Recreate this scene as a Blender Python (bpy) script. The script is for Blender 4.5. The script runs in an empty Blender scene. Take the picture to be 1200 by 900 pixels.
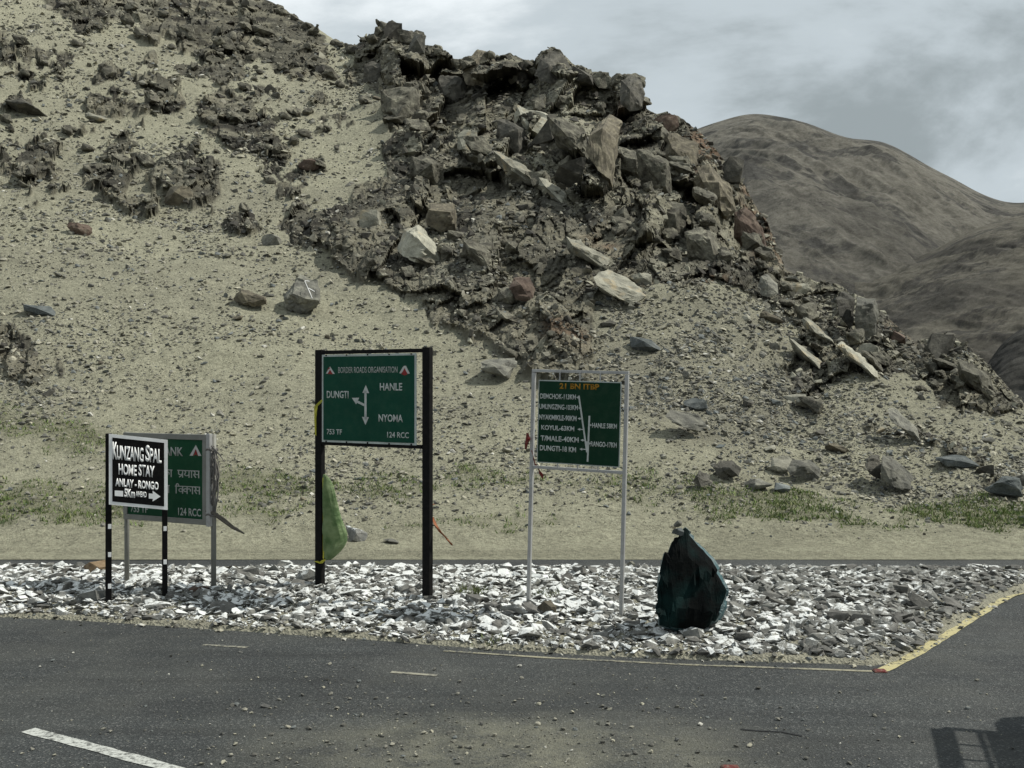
import bpy, bmesh, math, random
import numpy as np
from mathutils import Vector, Matrix

# ---------------------------------------------------------------- camera, sky, sun
SC = bpy.context.scene
COL = SC.collection
F, HC = 1300.0, 2.2          # focal length in photo pixels (1200 wide), eye height
cam_d = bpy.data.cameras.new("camera")
cam = bpy.data.objects.new("camera", cam_d); COL.objects.link(cam); SC.camera = cam
cam.location = (0, 0, HC); cam.rotation_euler = (math.radians(90), 0, 0)
cam_d.sensor_width = 36; cam_d.lens = 36 * F / 1200
cam_d.clip_start = 0.1; cam_d.clip_end = 8000

SUN_EL, SUN_AZ = math.radians(51), math.radians(83)      # azimuth from +Y towards +X
world = bpy.data.worlds.new("World"); SC.world = world; world.use_nodes = True
nt = world.node_tree; nt.nodes.clear()
def wn(t, **k):
    n = nt.nodes.new(t)
    for a, b in k.items(): setattr(n, a, b)
    return n
sky = wn('ShaderNodeTexSky', sky_type='NISHITA', sun_disc=False, sun_elevation=SUN_EL, sun_rotation=SUN_AZ)
sky.altitude = 4200; sky.air_density = 1.0; sky.dust_density = 0.6
tc = wn('ShaderNodeTexCoord')
sep = wn('ShaderNodeSeparateXYZ'); nt.links.new(tc.outputs['Generated'], sep.inputs[0])
zz = wn('ShaderNodeMath', operation='MAXIMUM'); nt.links.new(sep.outputs['Z'], zz.inputs[0]); zz.inputs[1].default_value = 0
za = wn('ShaderNodeMath', operation='ADD'); nt.links.new(zz.outputs[0], za.inputs[0]); za.inputs[1].default_value = 0.22
dx = wn('ShaderNodeMath', operation='DIVIDE'); nt.links.new(sep.outputs['X'], dx.inputs[0]); nt.links.new(za.outputs[0], dx.inputs[1])
dy = wn('ShaderNodeMath', operation='DIVIDE'); nt.links.new(sep.outputs['Y'], dy.inputs[0]); nt.links.new(za.outputs[0], dy.inputs[1])
cmb = wn('ShaderNodeCombineXYZ'); nt.links.new(dx.outputs[0], cmb.inputs[0]); nt.links.new(dy.outputs[0], cmb.inputs[1])
cmb.inputs[2].default_value = 8.3
n1 = wn('ShaderNodeTexNoise'); n1.inputs['Scale'].default_value = 0.85; n1.inputs['Detail'].default_value = 9; n1.inputs['Roughness'].default_value = 0.58; n1.inputs['Distortion'].default_value = 0.35
n2 = wn('ShaderNodeTexNoise'); n2.inputs['Scale'].default_value = 0.6; n2.inputs['Detail'].default_value = 6; n2.inputs['Roughness'].default_value = 0.5
nt.links.new(cmb.outputs[0], n1.inputs['Vector'])
ofs = wn('ShaderNodeVectorMath', operation='ADD'); ofs.inputs[1].default_value = (7.3, 2.2, 9.1)
nt.links.new(cmb.outputs[0], ofs.inputs[0]); nt.links.new(ofs.outputs[0], n2.inputs['Vector'])
cr = wn('ShaderNodeValToRGB'); nt.links.new(n1.outputs['Fac'], cr.inputs[0])
cr.color_ramp.interpolation = 'EASE'
els = cr.color_ramp.elements
els[0].position = 0.36; els[0].color = (3.3, 3.8, 4.0, 1)
els[1].position = 0.60; els[1].color = (9.0, 9.6, 9.9, 1)
e = els.new(0.48); e.color = (5.5, 6.2, 6.6, 1)
cov = wn('ShaderNodeValToRGB'); nt.links.new(n2.outputs['Fac'], cov.inputs[0])
cov.color_ramp.elements[0].position = 0.3; cov.color_ramp.elements[0].color = (.72, .72, .72, 1)
cov.color_ramp.elements[1].position = 0.5; cov.color_ramp.elements[1].color = (1, 1, 1, 1)
mx = wn('ShaderNodeMix', data_type='RGBA')
nt.links.new(cov.outputs['Color'], mx.inputs['Factor'])
nt.links.new(sky.outputs[0], mx.inputs['A']); nt.links.new(cr.outputs['Color'], mx.inputs['B'])
bgn = wn('ShaderNodeBackground'); bgn.inputs['Strength'].default_value = 0.1
nt.links.new(mx.outputs['Result'], bgn.inputs['Color'])
wo = wn('ShaderNodeOutputWorld'); nt.links.new(bgn.outputs[0], wo.inputs[0])

sd = bpy.data.lights.new("sun", 'SUN'); sd.energy = 5.0; sd.angle = math.radians(0.5); sd.color = (1.0, 0.97, 0.89)
sun = bpy.data.objects.new("sun", sd); COL.objects.link(sun)
sv = Vector((math.sin(SUN_AZ) * math.cos(SUN_EL), math.cos(SUN_AZ) * math.cos(SUN_EL), math.sin(SUN_EL)))
sun.rotation_euler = sv.to_track_quat('Z', 'Y').to_euler(); sun.location = (20, 0, 40)
SC.view_settings.view_transform = 'Standard'; SC.view_settings.look = 'None'
SC.view_settings.exposure = 0.0; SC.view_settings.gamma = 1.0

# ---------------------------------------------------------------- noise
def _h(ix, iy, iz, s):
    h = (ix.astype(np.uint32) * np.uint32(374761393)) ^ (iy.astype(np.uint32) * np.uint32(668265263)) ^ (iz.astype(np.uint32) * np.uint32(2147483647)) ^ np.uint32((s * 974634777 + 12345) & 0xffffffff)
    h = (h ^ (h >> np.uint32(13))) * np.uint32(1274126177)
    h = (h ^ (h >> np.uint32(16))) * np.uint32(2246822519)
    return (h ^ (h >> np.uint32(15)))
def _r(ix, iy, iz, s): return (_h(ix, iy, iz, s) & np.uint32(0xffffff)).astype(np.float32) / 16777216.0
def vnoise(x, y, z, s=0):
    ix, iy, iz = (np.floor(v).astype(np.int64) for v in (x, y, z))
    fx, fy, fz = x - ix, y - iy, z - iz
    fx, fy, fz = (f * f * f * (f * (f * 6 - 15) + 10) for f in (fx, fy, fz))
    out = 0
    for a in (0, 1):
        for b in (0, 1):
            for c in (0, 1):
                w = (fx if a else 1 - fx) * (fy if b else 1 - fy) * (fz if c else 1 - fz)
                out = out + w * _r(ix + a, iy + b, iz + c, s)
    return out * 2 - 1
def fbm(x, y, z, sc, octs=4, s=0, g=0.5):
    out, a, t = 0, 1.0, 0
    for o in range(octs):
        k = 2.03 ** o / sc
        out = out + a * vnoise(x * k + 17.3 * o, y * k - 5.1 * o, z * k + 3.7 * o, s + o); t += a; a *= g
    return out / t
def ridged(x, y, z, sc, octs=4, s=0, g=0.5):
    out, a, t = 0, 1.0, 0
    for o in range(octs):
        k = 2.07 ** o / sc
        out = out + a * (1 - 2 * np.abs(vnoise(x * k + 7.3 * o, y * k - 9.1 * o, z * k + 1.7 * o, s + o))); t += a; a *= g
    return out / t
def facet(P, sc, s, slope=0.9, off=.6):
    """angular blocks: every cell is a tilted plane with its own offset; returns height (about -1..1), crack width, cell random"""
    q = P / sc
    base = np.floor(q).astype(np.int64)
    n = len(q)
    d1 = np.full(n, 9.0, np.float32); d2 = np.full(n, 9.0, np.float32)
    H = np.zeros(n, np.float32); R = np.zeros(n, np.float32)
    for a in (-1, 0, 1):
        for b in (-1, 0, 1):
            for c in (-1, 0, 1):
                ix, iy, iz = base[:, 0] + a, base[:, 1] + b, base[:, 2] + c
                cx, cy, cz = ix + _r(ix, iy, iz, s), iy + _r(ix, iy, iz, s + 1), iz + _r(ix, iy, iz, s + 2)
                vx, vy, vz = q[:, 0] - cx, q[:, 1] - cy, q[:, 2] - cz
                d = np.sqrt(vx * vx + vy * vy + vz * vz).astype(np.float32)
                nearer = d < d1
                if nearer.any():
                    k = nearer
                    gx, gy, gz = _r(ix[k], iy[k], iz[k], s + 3) * 2 - 1, _r(ix[k], iy[k], iz[k], s + 4) * 2 - 1, _r(ix[k], iy[k], iz[k], s + 5) * 2 - 1
                    rr = _r(ix[k], iy[k], iz[k], s + 6)
                    H[k] = (rr * 2 - 1) * off + slope * (vx[k] * gx + vy[k] * gy + vz[k] * gz) * 1.6
                    R[k] = rr
                d2 = np.where(nearer, d1, np.minimum(d2, d)); d1 = np.where(nearer, d, d1)
    return H, d2 - d1, R
def sstep(a, b, x):
    t = np.clip((x - a) / (b - a), 0, 1); return t * t * (3 - 2 * t)
def poly_sd(px, py, poly):
    """signed distance, positive inside"""
    P = np.array(poly, float); n = len(P)
    d = np.full(px.shape, 1e9); inside = np.zeros(px.shape, bool)
    for i in range(n):
        x0, y0 = P[i]; x1, y1 = P[(i + 1) % n]
        ex, ey = x1 - x0, y1 - y0
        t = np.clip(((px - x0) * ex + (py - y0) * ey) / (ex * ex + ey * ey + 1e-9), 0, 1)
        d = np.minimum(d, np.hypot(px - x0 - t * ex, py - y0 - t * ey))
        c = ((y0 > py) != (y1 > py)) & (px < (x1 - x0) * (py - y0) / (y1 - y0 + 1e-12) + x0)
        inside ^= c
    return np.where(inside, d, -d)
def ell_sd(px, py, cx, cy, rx, ry, rot=0):
    c, s = math.cos(math.radians(rot)), math.sin(math.radians(rot))
    x, y = (px - cx) * c + (py - cy) * s, -(px - cx) * s + (py - cy) * c
    return (1 - np.hypot(x / rx, y / ry)) * min(rx, ry)

# ---------------------------------------------------------------- materials
MATS = {}
def mat(name, col=(.5, .5, .5), rough=0.8, metal=0.0, spec=0.3):
    if name in MATS: return MATS[name]
    m = bpy.data.materials.new(name); m.use_nodes = True
    b = m.node_tree.nodes['Principled BSDF']
    b.inputs['Base Color'].default_value = (*col, 1); b.inputs['Roughness'].default_value = rough
    b.inputs['Metallic'].default_value = metal; b.inputs['Specular IOR Level'].default_value = spec
    MATS[name] = m; return m
class NT:
    def __init__(s, m): s.t = m.node_tree; s.b = s.t.nodes['Principled BSDF']
    def n(s, t, **k):
        x = s.t.nodes.new(t)
        for a, b in k.items():
            if a.startswith('i_'): x.inputs[a[2:].replace('_', ' ')].default_value = b
            else: setattr(x, a, b)
        return x
    def l(s, a, b): s.t.links.new(a, b)
    def pos(s): return s.n('ShaderNodeNewGeometry').outputs['Position']
    def noise(s, vec, sc, det=4, rough=.55):
        x = s.n('ShaderNodeTexNoise'); x.inputs['Scale'].default_value = sc; x.inputs['Detail'].default_value = det; x.inputs['Roughness'].default_value = rough
        s.l(vec, x.inputs['Vector']); return x.outputs['Fac']
    def vor(s, vec, sc, feat='F1'):
        x = s.n('ShaderNodeTexVoronoi', feature=feat); x.inputs['Scale'].default_value = sc; s.l(vec, x.inputs['Vector']); return x
    def ramp(s, fac, stops):
        x = s.n('ShaderNodeValToRGB'); s.l(fac, x.inputs[0]); e = x.color_ramp.elements
        for i, (p, c) in enumerate(stops):
            if isinstance(c, (int, float)): c = (c, c, c)
            el = e[i] if i < 2 else e.new(p)
            el.position = p; el.color = (*c, 1)
        return x.outputs['Color']
    def mix(s, fac, a, b, mode='MIX'):
        x = s.n('ShaderNodeMix', data_type='RGBA', blend_type=mode)
        for inp, v in (('Factor', fac), ('A', a), ('B', b)):
            if isinstance(v, (int, float)): x.inputs[inp].default_value = v
            elif isinstance(v, tuple): x.inputs[inp].default_value = (*v, 1)
            else: s.l(v, x.inputs[inp])
        return x.outputs['Result']
    def math(s, op, a, b=0.0, clamp=False):
        x = s.n('ShaderNodeMath', operation=op); x.use_clamp = clamp
        for i, v in enumerate((a, b)):
            if isinstance(v, (int, float)): x.inputs[i].default_value = v
            else: s.l(v, x.inputs[i])
        return x.outputs[0]
    def bump(s, h, dist=.02, st=1.0):
        x = s.n('ShaderNodeBump'); x.inputs['Distance'].default_value = dist; x.inputs['Strength'].default_value = st
        s.l(h, x.inputs['Height']); s.l(x.outputs[0], s.b.inputs['Normal'])
    def col(s, c): s.l(c, s.b.inputs['Base Color'])

def painted(name, col, rough=.65, dirt=.25, scale=18, dcol=(.2, .18, .14), metal=0.0, spec=.12):
    """paint with dust, chips and slight unevenness"""
    m = mat(name, col, rough, metal, spec); t = NT(m); p = t.pos()
    a = t.ramp(t.noise(p, scale, 6, .65), [(.45, 0.0), (.75, 1.0)])
    b = t.ramp(t.noise(p, scale * .25, 4), [(.3, .85), (.7, 1.1)])
    c = t.mix(1.0, t.mix(t.math('MULTIPLY', a, dirt), col, dcol), b, 'MULTIPLY'); t.col(c)
    t.bump(t.noise(p, scale * 6, 3), .002, .6)
    return m

# hill: vertex colour holds the stone/sand colours, shader adds grain
m = mat('hill_ground', rough=.95, spec=.12); t = NT(m); p = t.pos()
vc = t.n('ShaderNodeVertexColor', layer_name='Col').outputs['Color']
sepc = t.n('ShaderNodeSeparateColor'); t.l(t.n('ShaderNodeVertexColor', layer_name='Mask').outputs['Color'], sepc.inputs[0])
rk = sepc.outputs[0]
g1 = t.ramp(t.noise(p, 9, 6, .7), [(.3, .72), (.7, 1.22)])
g2 = t.ramp(t.noise(p, 2.1, 5, .6), [(.3, .86), (.7, 1.12)])
v1 = t.vor(p, 11); v2 = t.vor(p, 26)
peb = t.ramp(v1.outputs['Distance'], [(.12, .78), (.3, 1.0)])
spk = t.n('ShaderNodeSeparateColor'); t.l(v2.outputs['Color'], spk.inputs[0])
sp = t.ramp(spk.outputs[0], [(.0, .72), (.25, .98), (1., 1.08)])
c = t.mix(1.0, t.mix(1.0, vc, g1, 'MULTIPLY'), g2, 'MULTIPLY')
c = t.mix(t.math('SUBTRACT', 1.0, rk), c, t.mix(1.0, t.mix(1.0, c, peb, 'MULTIPLY'), sp, 'MULTIPLY'))
smp = t.n('ShaderNodeMapping'); smp.inputs['Rotation'].default_value = (0, math.radians(-38), 0); smp.inputs['Scale'].default_value = (.5, .6, 3.2); t.l(p, smp.inputs['Vector'])
stt = t.ramp(t.noise(smp.outputs[0], 1.3, 7, .7), [(.36, .62), (.62, 1.28)])
c = t.mix(rk, c, t.mix(1.0, c, stt, 'MULTIPLY'))
t.col(c)
hh = t.math('ADD', t.math('MULTIPLY', t.noise(p, 7, 8, .75), .8), t.math('MULTIPLY', t.noise(p, 30, 4, .7), .3))
t.bump(hh, .22, 1.0)

def rockmat(name, cols, sc=5.0, rough=.9, streak=None, bumpd=.03, oi=True):
    m = mat(name, rough=rough, spec=.2); t = NT(m); p = t.pos()
    tcn = t.n('ShaderNodeTexCoord').outputs['Object']
    n = t.noise(p, sc, 8, .65)
    c = t.ramp(n, [(.32, cols[0]), (.68, cols[-1])] + ([(.5, cols[1])] if len(cols) > 2 else []))
    c = t.mix(1.0, c, t.ramp(t.noise(p, sc * 9, 4, .7), [(.3, .75), (.7, 1.2)]), 'MULTIPLY')
    if oi:
        r = t.n('ShaderNodeObjectInfo').outputs['Random']
        c = t.mix(1.0, c, t.ramp(r, [(0, .72), (1., 1.25)]), 'MULTIPLY')
    if streak: c = t.mix(t.ramp(t.noise(p, sc * .6, 5, .6), [(.55, 0.), (.66, .8)]), c, streak)
    t.col(c); t.bump(t.noise(p, sc * 5, 7, .7), bumpd, .8)
    return m
SANDY = (.385, .374, .272)
rockmat('rock_dark', [(.035, .034, .028), (.065, .062, .052), (.12, .113, .092)], 3)
rockmat('rock_grey', [(.075, .074, .065), (.13, .128, .108), (.22, .215, .175)], 4)
rockmat('rock_blue_grey', [(.06, .068, .068), (.10, .112, .11), (.17, .18, .17)], 4)
rockmat('rock_pale', [(.15, .148, .12), (.25, .243, .195), (.35, .34, .27)], 3, streak=(.33, .27, .17))
rockmat('rock_brown', [(.06, .053, .04), (.11, .098, .072), (.19, .17, .12)], 4)
rockmat('rock_red', [(.06, .045, .036), (.105, .075, .058), (.16, .13, .10)], 4)
def paintrock(name, base, lo, amount):
    """stone splashed with whitewash from above"""
    m = mat(name, rough=.88, spec=.2); t = NT(m); p = t.pos()
    r = t.n('ShaderNodeObjectInfo').outputs['Random']
    c = t.ramp(t.noise(p, 9, 6, .65), [(.3, base[0]), (.7, base[1])])
    vcl = t.n('ShaderNodeVertexColor', layer_name='Col').outputs['Color']
    s1 = t.n('ShaderNodeSeparateColor'); t.l(vcl, s1.inputs[0])
    ng = t.n('ShaderNodeSeparateXYZ'); t.l(t.n('ShaderNodeNewGeometry').outputs['True Normal'], ng.inputs[0])
    sp_ = t.n('ShaderNodeSeparateXYZ'); t.l(p, sp_.inputs[0])
    up = t.math('MULTIPLY', ng.outputs[2], .55)
    n1_ = t.noise(p, 11.0, 7, .75); n2_ = t.noise(p, 1.3, 3, .5); n3_ = t.noise(p, 45, 4, .6)
    a = t.math('ADD', t.math('ADD', up, t.math('MULTIPLY', n1_, 1.5)), t.math('MULTIPLY', n2_, .7))
    a = t.math('ADD', a, t.math('MULTIPLY', n3_, .25))
    # whitewash thins out towards the right-hand tip of the island and in the near gutter
    xr = t.n('ShaderNodeMapRange'); xr.inputs['From Min'].default_value = 0.8; xr.inputs['From Max'].default_value = 4.2
    xr.inputs['To Min'].default_value = 0; xr.inputs['To Max'].default_value = .20; t.l(sp_.outputs[0], xr.inputs['Value'])
    a = t.math('SUBTRACT', a, xr.outputs[0])
    f = t.ramp(t.math('SUBTRACT', a, lo), [(.0, 0.), (.12, amount)])
    c = t.mix(f, c, (.66, .675, .655))
    t.col(c); t.bump(t.noise(p, 30, 6, .7), .02, .7)
    return m
paintrock('stone_whitewashed', [(.10, .105, .10), (.24, .235, .21)], 1.58, .88)
paintrock('stone_sparse_paint', [(.055, .055, .05), (.17, .165, .15)], 1.86, .85)

m = mat('asphalt', rough=.85, spec=.35); t = NT(m); p = t.pos()
sx = t.n('ShaderNodeSeparateXYZ'); t.l(p, sx.inputs[0])
ag = t.vor(p, 95); agc = t.n('ShaderNodeSeparateColor'); t.l(ag.outputs['Color'], agc.inputs[0])
fine = t.ramp(agc.outputs[0], [(.0, (.017, .019, .019)), (.55, (.027, .030, .030)), (.88, (.043, .048, .046)), (.98, (.10, .10, .095))])
big = t.ramp(t.noise(p, .55, 5, .6), [(.3, .8), (.7, 1.25)])
strk = t.n('ShaderNodeMapping'); strk.inputs['Scale'].default_value = (.25, 3.2, 1); strk.inputs['Rotation'].default_value = (0, 0, math.radians(12)); t.l(p, strk.inputs['Vector'])
tr = t.ramp(t.noise(strk.outputs[0], 1.0, 5, .6), [(.3, .78), (.7, 1.22)])
c = t.mix(1.0, t.mix(1.0, fine, big, 'MULTIPLY'), tr, 'MULTIPLY')
def blob(cx, cy, rx, ry):
    mp = t.n('ShaderNodeMapping', vector_type='POINT'); mp.inputs['Location'].default_value = (-cx / rx, -cy / ry, 0); mp.inputs['Scale'].default_value = (1 / rx, 1 / ry, 0)
    t.l(p, mp.inputs['Vector'])
    ln = t.n('ShaderNodeVectorMath', operation='LENGTH'); t.l(mp.outputs[0], ln.inputs[0])
    return t.math('SUBTRACT', 1.0, ln.outputs['Value'], True)
dn = t.ramp(t.math('ADD', t.noise(p, 2.2, 6, .65), t.math('MULTIPLY', t.noise(p, 40, 3, .7), .5)), [(.55, 0.), (.95, 1.)])
d1 = t.math('MULTIPLY', blob(0.0, 6.65, 1.9, 0.95), dn)
dust = t.math('MULTIPLY', d1, 1.15, True)
c = t.mix(dust, c, (.17, .165, .12))
tm = t.n('ShaderNodeMapping'); tm.inputs['Rotation'].default_value = (0, 0, math.radians(6)); tm.inputs['Scale'].default_value = (.12, 2.0, 1); t.l(p, tm.inputs['Vector'])
c = t.mix(t.ramp(t.noise(tm.outputs[0], 2.2, 4, .5), [(.56, 0.), (.68, .45)]), c, (.018, .02, .02))
ckd = t.n('ShaderNodeVectorMath', operation='ADD'); t.l(p, ckd.inputs[0]); nzc = t.n('ShaderNodeTexNoise'); nzc.inputs['Scale'].default_value = 1.5; t.l(p, nzc.inputs['Vector']); t.l(nzc.outputs['Color'], ckd.inputs[1])
ckv = t.vor(ckd.outputs[0], .42, 'DISTANCE_TO_EDGE')
c = t.mix(t.math('MULTIPLY', t.ramp(ckv.outputs['Distance'], [(.0015, .7), (.005, 0.)]), t.ramp(t.noise(p, .5, 2), [(.5, 0.), (.6, 1.)])), c, (.008, .008, .008))
gd = t.ramp(t.noise(p, .8, 6, .6), [(.45, 0.), (.8, .28)])
c = t.mix(gd, c, (.13, .13, .11))
t.col(c)
t.bump(t.math('ADD', ag.outputs['Distance'], t.noise(p, 160, 3)), .006, 1.0)

m = mat('sand', rough=.95, spec=.1); t = NT(m); p = t.pos()
c = t.ramp(t.noise(p, 3, 8, .7), [(.3, (.17, .165, .13)), (.7, (.28, .268, .205))])
v = t.vor(p, 42); vs = t.n('ShaderNodeSeparateColor'); t.l(v.outputs['Color'], vs.inputs[0])
c = t.mix(1.0, c, t.ramp(vs.outputs[0], [(0., .6), (.3, .95), (1., 1.1)]), 'MULTIPLY')
t.col(c); t.bump(t.math('ADD', t.noise(p, 22, 6, .7), v.outputs['Distance']), .03, .8)

def linemat(name, col, wear):
    m = mat(name, col, .75); t = NT(m); p = t.pos()
    w = t.ramp(t.math('ADD', t.noise(p, 30, 6, .75), t.math('MULTIPLY', t.noise(p, 3, 3), .5)), [(wear, 0.), (wear + .16, 1.)])
    t.col(t.mix(w, col, (.06, .062, .058))); t.bump(t.noise(p, 90, 3), .004, .8)
    return m
linemat('line_white', (.40, .41, .38), .74)
linemat('line_yellow', (.37, .33, .17), .76)
linemat('line_faint', (.24, .23, .18), .70)
linemat('line_edge', (.24, .225, .16), .70)

# ---------------------------------------------------------------- mesh helpers
def new_obj(name, me, m=None, parent=None):
    o = bpy.data.objects.new(name, me); COL.objects.link(o)
    if m is not None and me is not None: me.materials.append(MATS[m] if isinstance(m, str) else m)
    if parent is not None: o.parent = parent
    return o
def tag(o, label=None, cat=None, group=None, kind=None):
    if label: o['label'] = label
    if cat: o['category'] = cat
    if group: o['group'] = group
    if kind: o['kind'] = kind
    return o
def mesh_np(name, V, Fc, smooth=None):
    """V (n,3), Fc (m,k) with k 3 or 4"""
    me = bpy.data.meshes.new(name); V = np.ascontiguousarray(V, np.float32); Fc = np.ascontiguousarray(Fc, np.int32)
    k = Fc.shape[1]
    me.vertices.add(len(V)); me.vertices.foreach_set('co', V.ravel())
    me.loops.add(Fc.size); me.loops.foreach_set('vertex_index', Fc.ravel())
    me.polygons.add(len(Fc)); me.polygons.foreach_set('loop_start', np.arange(0, Fc.size, k, dtype=np.int32))
    me.polygons.foreach_set('loop_total', np.full(len(Fc), k, np.int32))
    if smooth is None: smooth = np.zeros(len(Fc), bool)
    me.polygons.foreach_set('use_smooth', smooth)
    me.update(calc_edges=True); return me
def set_col(me, name, C):
    a = me.color_attributes.new(name, 'FLOAT_COLOR', 'POINT')
    C4 = np.ones((len(C), 4), np.float32); C4[:, :3] = C
    a.data.foreach_set('color', C4.ravel())
def grid_faces(nr, nc):
    i = np.arange(nr - 1)[:, None] * nc + np.arange(nc - 1)[None, :]
    i = i.ravel(); return np.stack([i, i + 1, i + nc + 1, i + nc], 1)
def bm_obj(name, bm, m, parent=None, smooth=False):
    me = bpy.data.meshes.new(name); bmesh.ops.recalc_face_normals(bm, faces=bm.faces); bm.to_mesh(me); bm.free()
    if smooth: me.polygons.foreach_set('use_smooth', np.ones(len(me.polygons), bool))
    return new_obj(name, me, m, parent)
def add_box(bm, c, s, bev=0.0, rot=None):
    r = bmesh.ops.create_cube(bm, size=1.0)
    M = Matrix.Translation(c) @ (rot if rot else Matrix.Identity(4)) @ Matrix.Diagonal((*s, 1))
    bmesh.ops.transform(bm, matrix=M, verts=r['verts'])
    if bev:
        ed = list({e for v in r['verts'] for e in v.link_edges})
        bmesh.ops.bevel(bm, geom=ed, offset=bev, segments=2, affect='EDGES', profile=.5)
def add_tube(bm, pts, r, seg=8, caps=True):
    pts = [Vector(q) for q in pts]; rings = []
    for i, q in enumerate(pts):
        d = (pts[min(i + 1, len(pts) - 1)] - pts[max(i - 1, 0)]).normalized()
        u = d.cross(Vector((0, 1, 0.13))).normalized(); w = d.cross(u).normalized()
        rr = r[i] if isinstance(r, (list, tuple)) else r
        rings.append([bm.verts.new(q + (u * math.cos(2 * math.pi * k / seg) + w * math.sin(2 * math.pi * k / seg)) * rr) for k in range(seg)])
    for a, b in zip(rings, rings[1:]):
        for k in range(seg): bm.faces.new((a[k], a[(k + 1) % seg], b[(k + 1) % seg], b[k]))
    if caps: bm.faces.new(rings[0]); bm.faces.new(rings[-1][::-1])
def box_obj(name, c, s, m, parent=None, bev=0.003):
    bm = bmesh.new(); add_box(bm, c, s, bev); return bm_obj(name, bm, m, parent)
def empty(name, loc, rz=0, ry=0):
    o = bpy.data.objects.new(name, None); COL.objects.link(o); o.location = loc; o.rotation_euler = (0, ry, rz); o.empty_display_size = .2
    return o
def W(px, py, z=0.0):
    """photo pixel on the level z -> world"""
    D = F * (HC - z) / (py - 450.0); return Vector(((px - 600) / F * D, D, z))
rnd = random.Random(11); RN = np.random.RandomState(5)

# ---------------------------------------------------------------- rock shapes
def rock_mesh(name, seed, n=14, flat=1.0, sub=0, amp=.04, box=.55):
    r = random.Random(seed); bm = bmesh.new()
    for _ in range(n):
        v = Vector((r.gauss(0, 1), r.gauss(0, 1), r.gauss(0, 1))).normalized()
        mxc = max(abs(v.x), abs(v.y), abs(v.z)); v = v * (1 - box) + v / mxc * box * .8
        bm.verts.new((v.x * .5, v.y * .5, v.z * .5 * flat))
    res = bmesh.ops.convex_hull(bm, input=bm.verts)
    for g in [v for v in bm.verts if not v.link_faces]: bm.verts.remove(g)
    if sub:
        bmesh.ops.dissolve_limit(bm, angle_limit=.12, verts=bm.verts, edges=bm.edges)
        bmesh.ops.triangulate(bm, faces=bm.faces)
        for _ in range(sub):
            bmesh.ops.subdivide_edges(bm, edges=bm.edges, cuts=1, use_grid_fill=True)
            bmesh.ops.triangulate(bm, faces=bm.faces)
        co = np.array([v.co[:] for v in bm.verts])
        k = seed * 3.7
        d = fbm(co[:, 0] + k, co[:, 1], co[:, 2], .35, 4, seed, .6)
        hf, cr_, _ = facet(co + k, .38, seed, .6)
        for v, a, b in zip(bm.verts, d, hf):
            v.co += v.normal * float(a * amp + b * amp * .55) if v.link_faces else Vector()
    bmesh.ops.recalc_face_normals(bm, faces=bm.faces)
    bmesh.ops.triangulate(bm, faces=bm.faces)
    me = bpy.data.meshes.new(name); bm.to_mesh(me); bm.free(); return me
def np_mesh(me):
    V = np.empty(len(me.vertices) * 3, np.float32); me.vertices.foreach_get('co', V)
    Fc = np.array([p.vertices[:] for p in me.polygons], np.int32); return V.reshape(-1, 3), Fc
SMALL = [np_mesh(rock_mesh('t', 100 + i, 9 + i % 3, .75)) for i in range(8)]
FLAT = [np_mesh(rock_mesh('t', 200 + i, 12 + i % 3, .5)) for i in range(8)]
def scatter(name, protos, P, S, C, m, tilt=.35, N=None, seed=1):
    r = np.random.RandomState(seed); n = len(P); which = r.randint(len(protos), size=n)
    Vs, Fs, Cs, off = [], [], [], 0
    for k, (V, Fc) in enumerate(protos):
        id_ = np.where(which == k)[0]; q = len(id_)
        if not q: continue
        a = r.uniform(0, 2 * np.pi, q); tx = r.normal(0, tilt, q); ty = r.normal(0, tilt, q)
        v = V[None] * S[id_][:, None, :]
        def rot(v, ang, i, j):
            c, s = np.cos(ang)[:, None], np.sin(ang)[:, None]; o = v.copy()
            o[:, :, i] = v[:, :, i] * c - v[:, :, j] * s; o[:, :, j] = v[:, :, i] * s + v[:, :, j] * c; return o
        v = rot(v, a, 0, 1); v = rot(v, tx, 1, 2); v = rot(v, ty, 0, 2)
        v = v + P[id_][:, None, :]
        Vs.append(v.reshape(-1, 3)); Cs.append(np.repeat(C[id_], len(V), 0))
        f = Fc[None] + (np.arange(q) * len(V))[:, None, None] + off
        Fs.append(f.reshape(-1, 3)); off += q * len(V)
    me = mesh_np(name, np.concatenate(Vs), np.concatenate(Fs)); set_col(me, 'Col', np.concatenate(Cs))
    return new_obj(name, me, m)
m = mat('debris', rough=.92, spec=.2); t = NT(m); p = t.pos()
t.col(t.mix(1.0, t.n('ShaderNodeVertexColor', layer_name='Col').outputs['Color'], t.ramp(t.noise(p, 12, 5, .7), [(.3, .7), (.7, 1.25)]), 'MULTIPLY'))
t.bump(t.noise(p, 25, 5), .02, .6)

# ---------------------------------------------------------------- ground and road
def road_z(y): return -0.25 * sstep(11.2, 13.6, np.asarray(y, float))
bm = bmesh.new()
for x, y in ((-5000, -300), (5000, -300), (5000, 7000), (-5000, 7000)): bm.verts.new((x, y, -.42))
bm.faces.new(bm.verts); tag(bm_obj('ground', bm, 'sand'), 'bare sandy valley floor around the road junction', 'ground', kind='structure')
xs = np.concatenate([np.linspace(-90, -14, 8), np.linspace(-13, 13, 53), np.linspace(14, 90, 8)]); ys = np.concatenate([np.linspace(-12, 10.5, 10), np.linspace(11, 15.58, 36)])
X, Y = np.meshgrid(xs, ys); Z = road_z(Y) + .012 * vnoise(X * .35, Y * .35, X * 0, 3) * sstep(9, 14, Y)
me = mesh_np('road', np.stack([X, Y, Z], -1).reshape(-1, 3), grid_faces(*X.shape), np.ones((X.shape[0] - 1) * (X.shape[1] - 1), bool))
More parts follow.
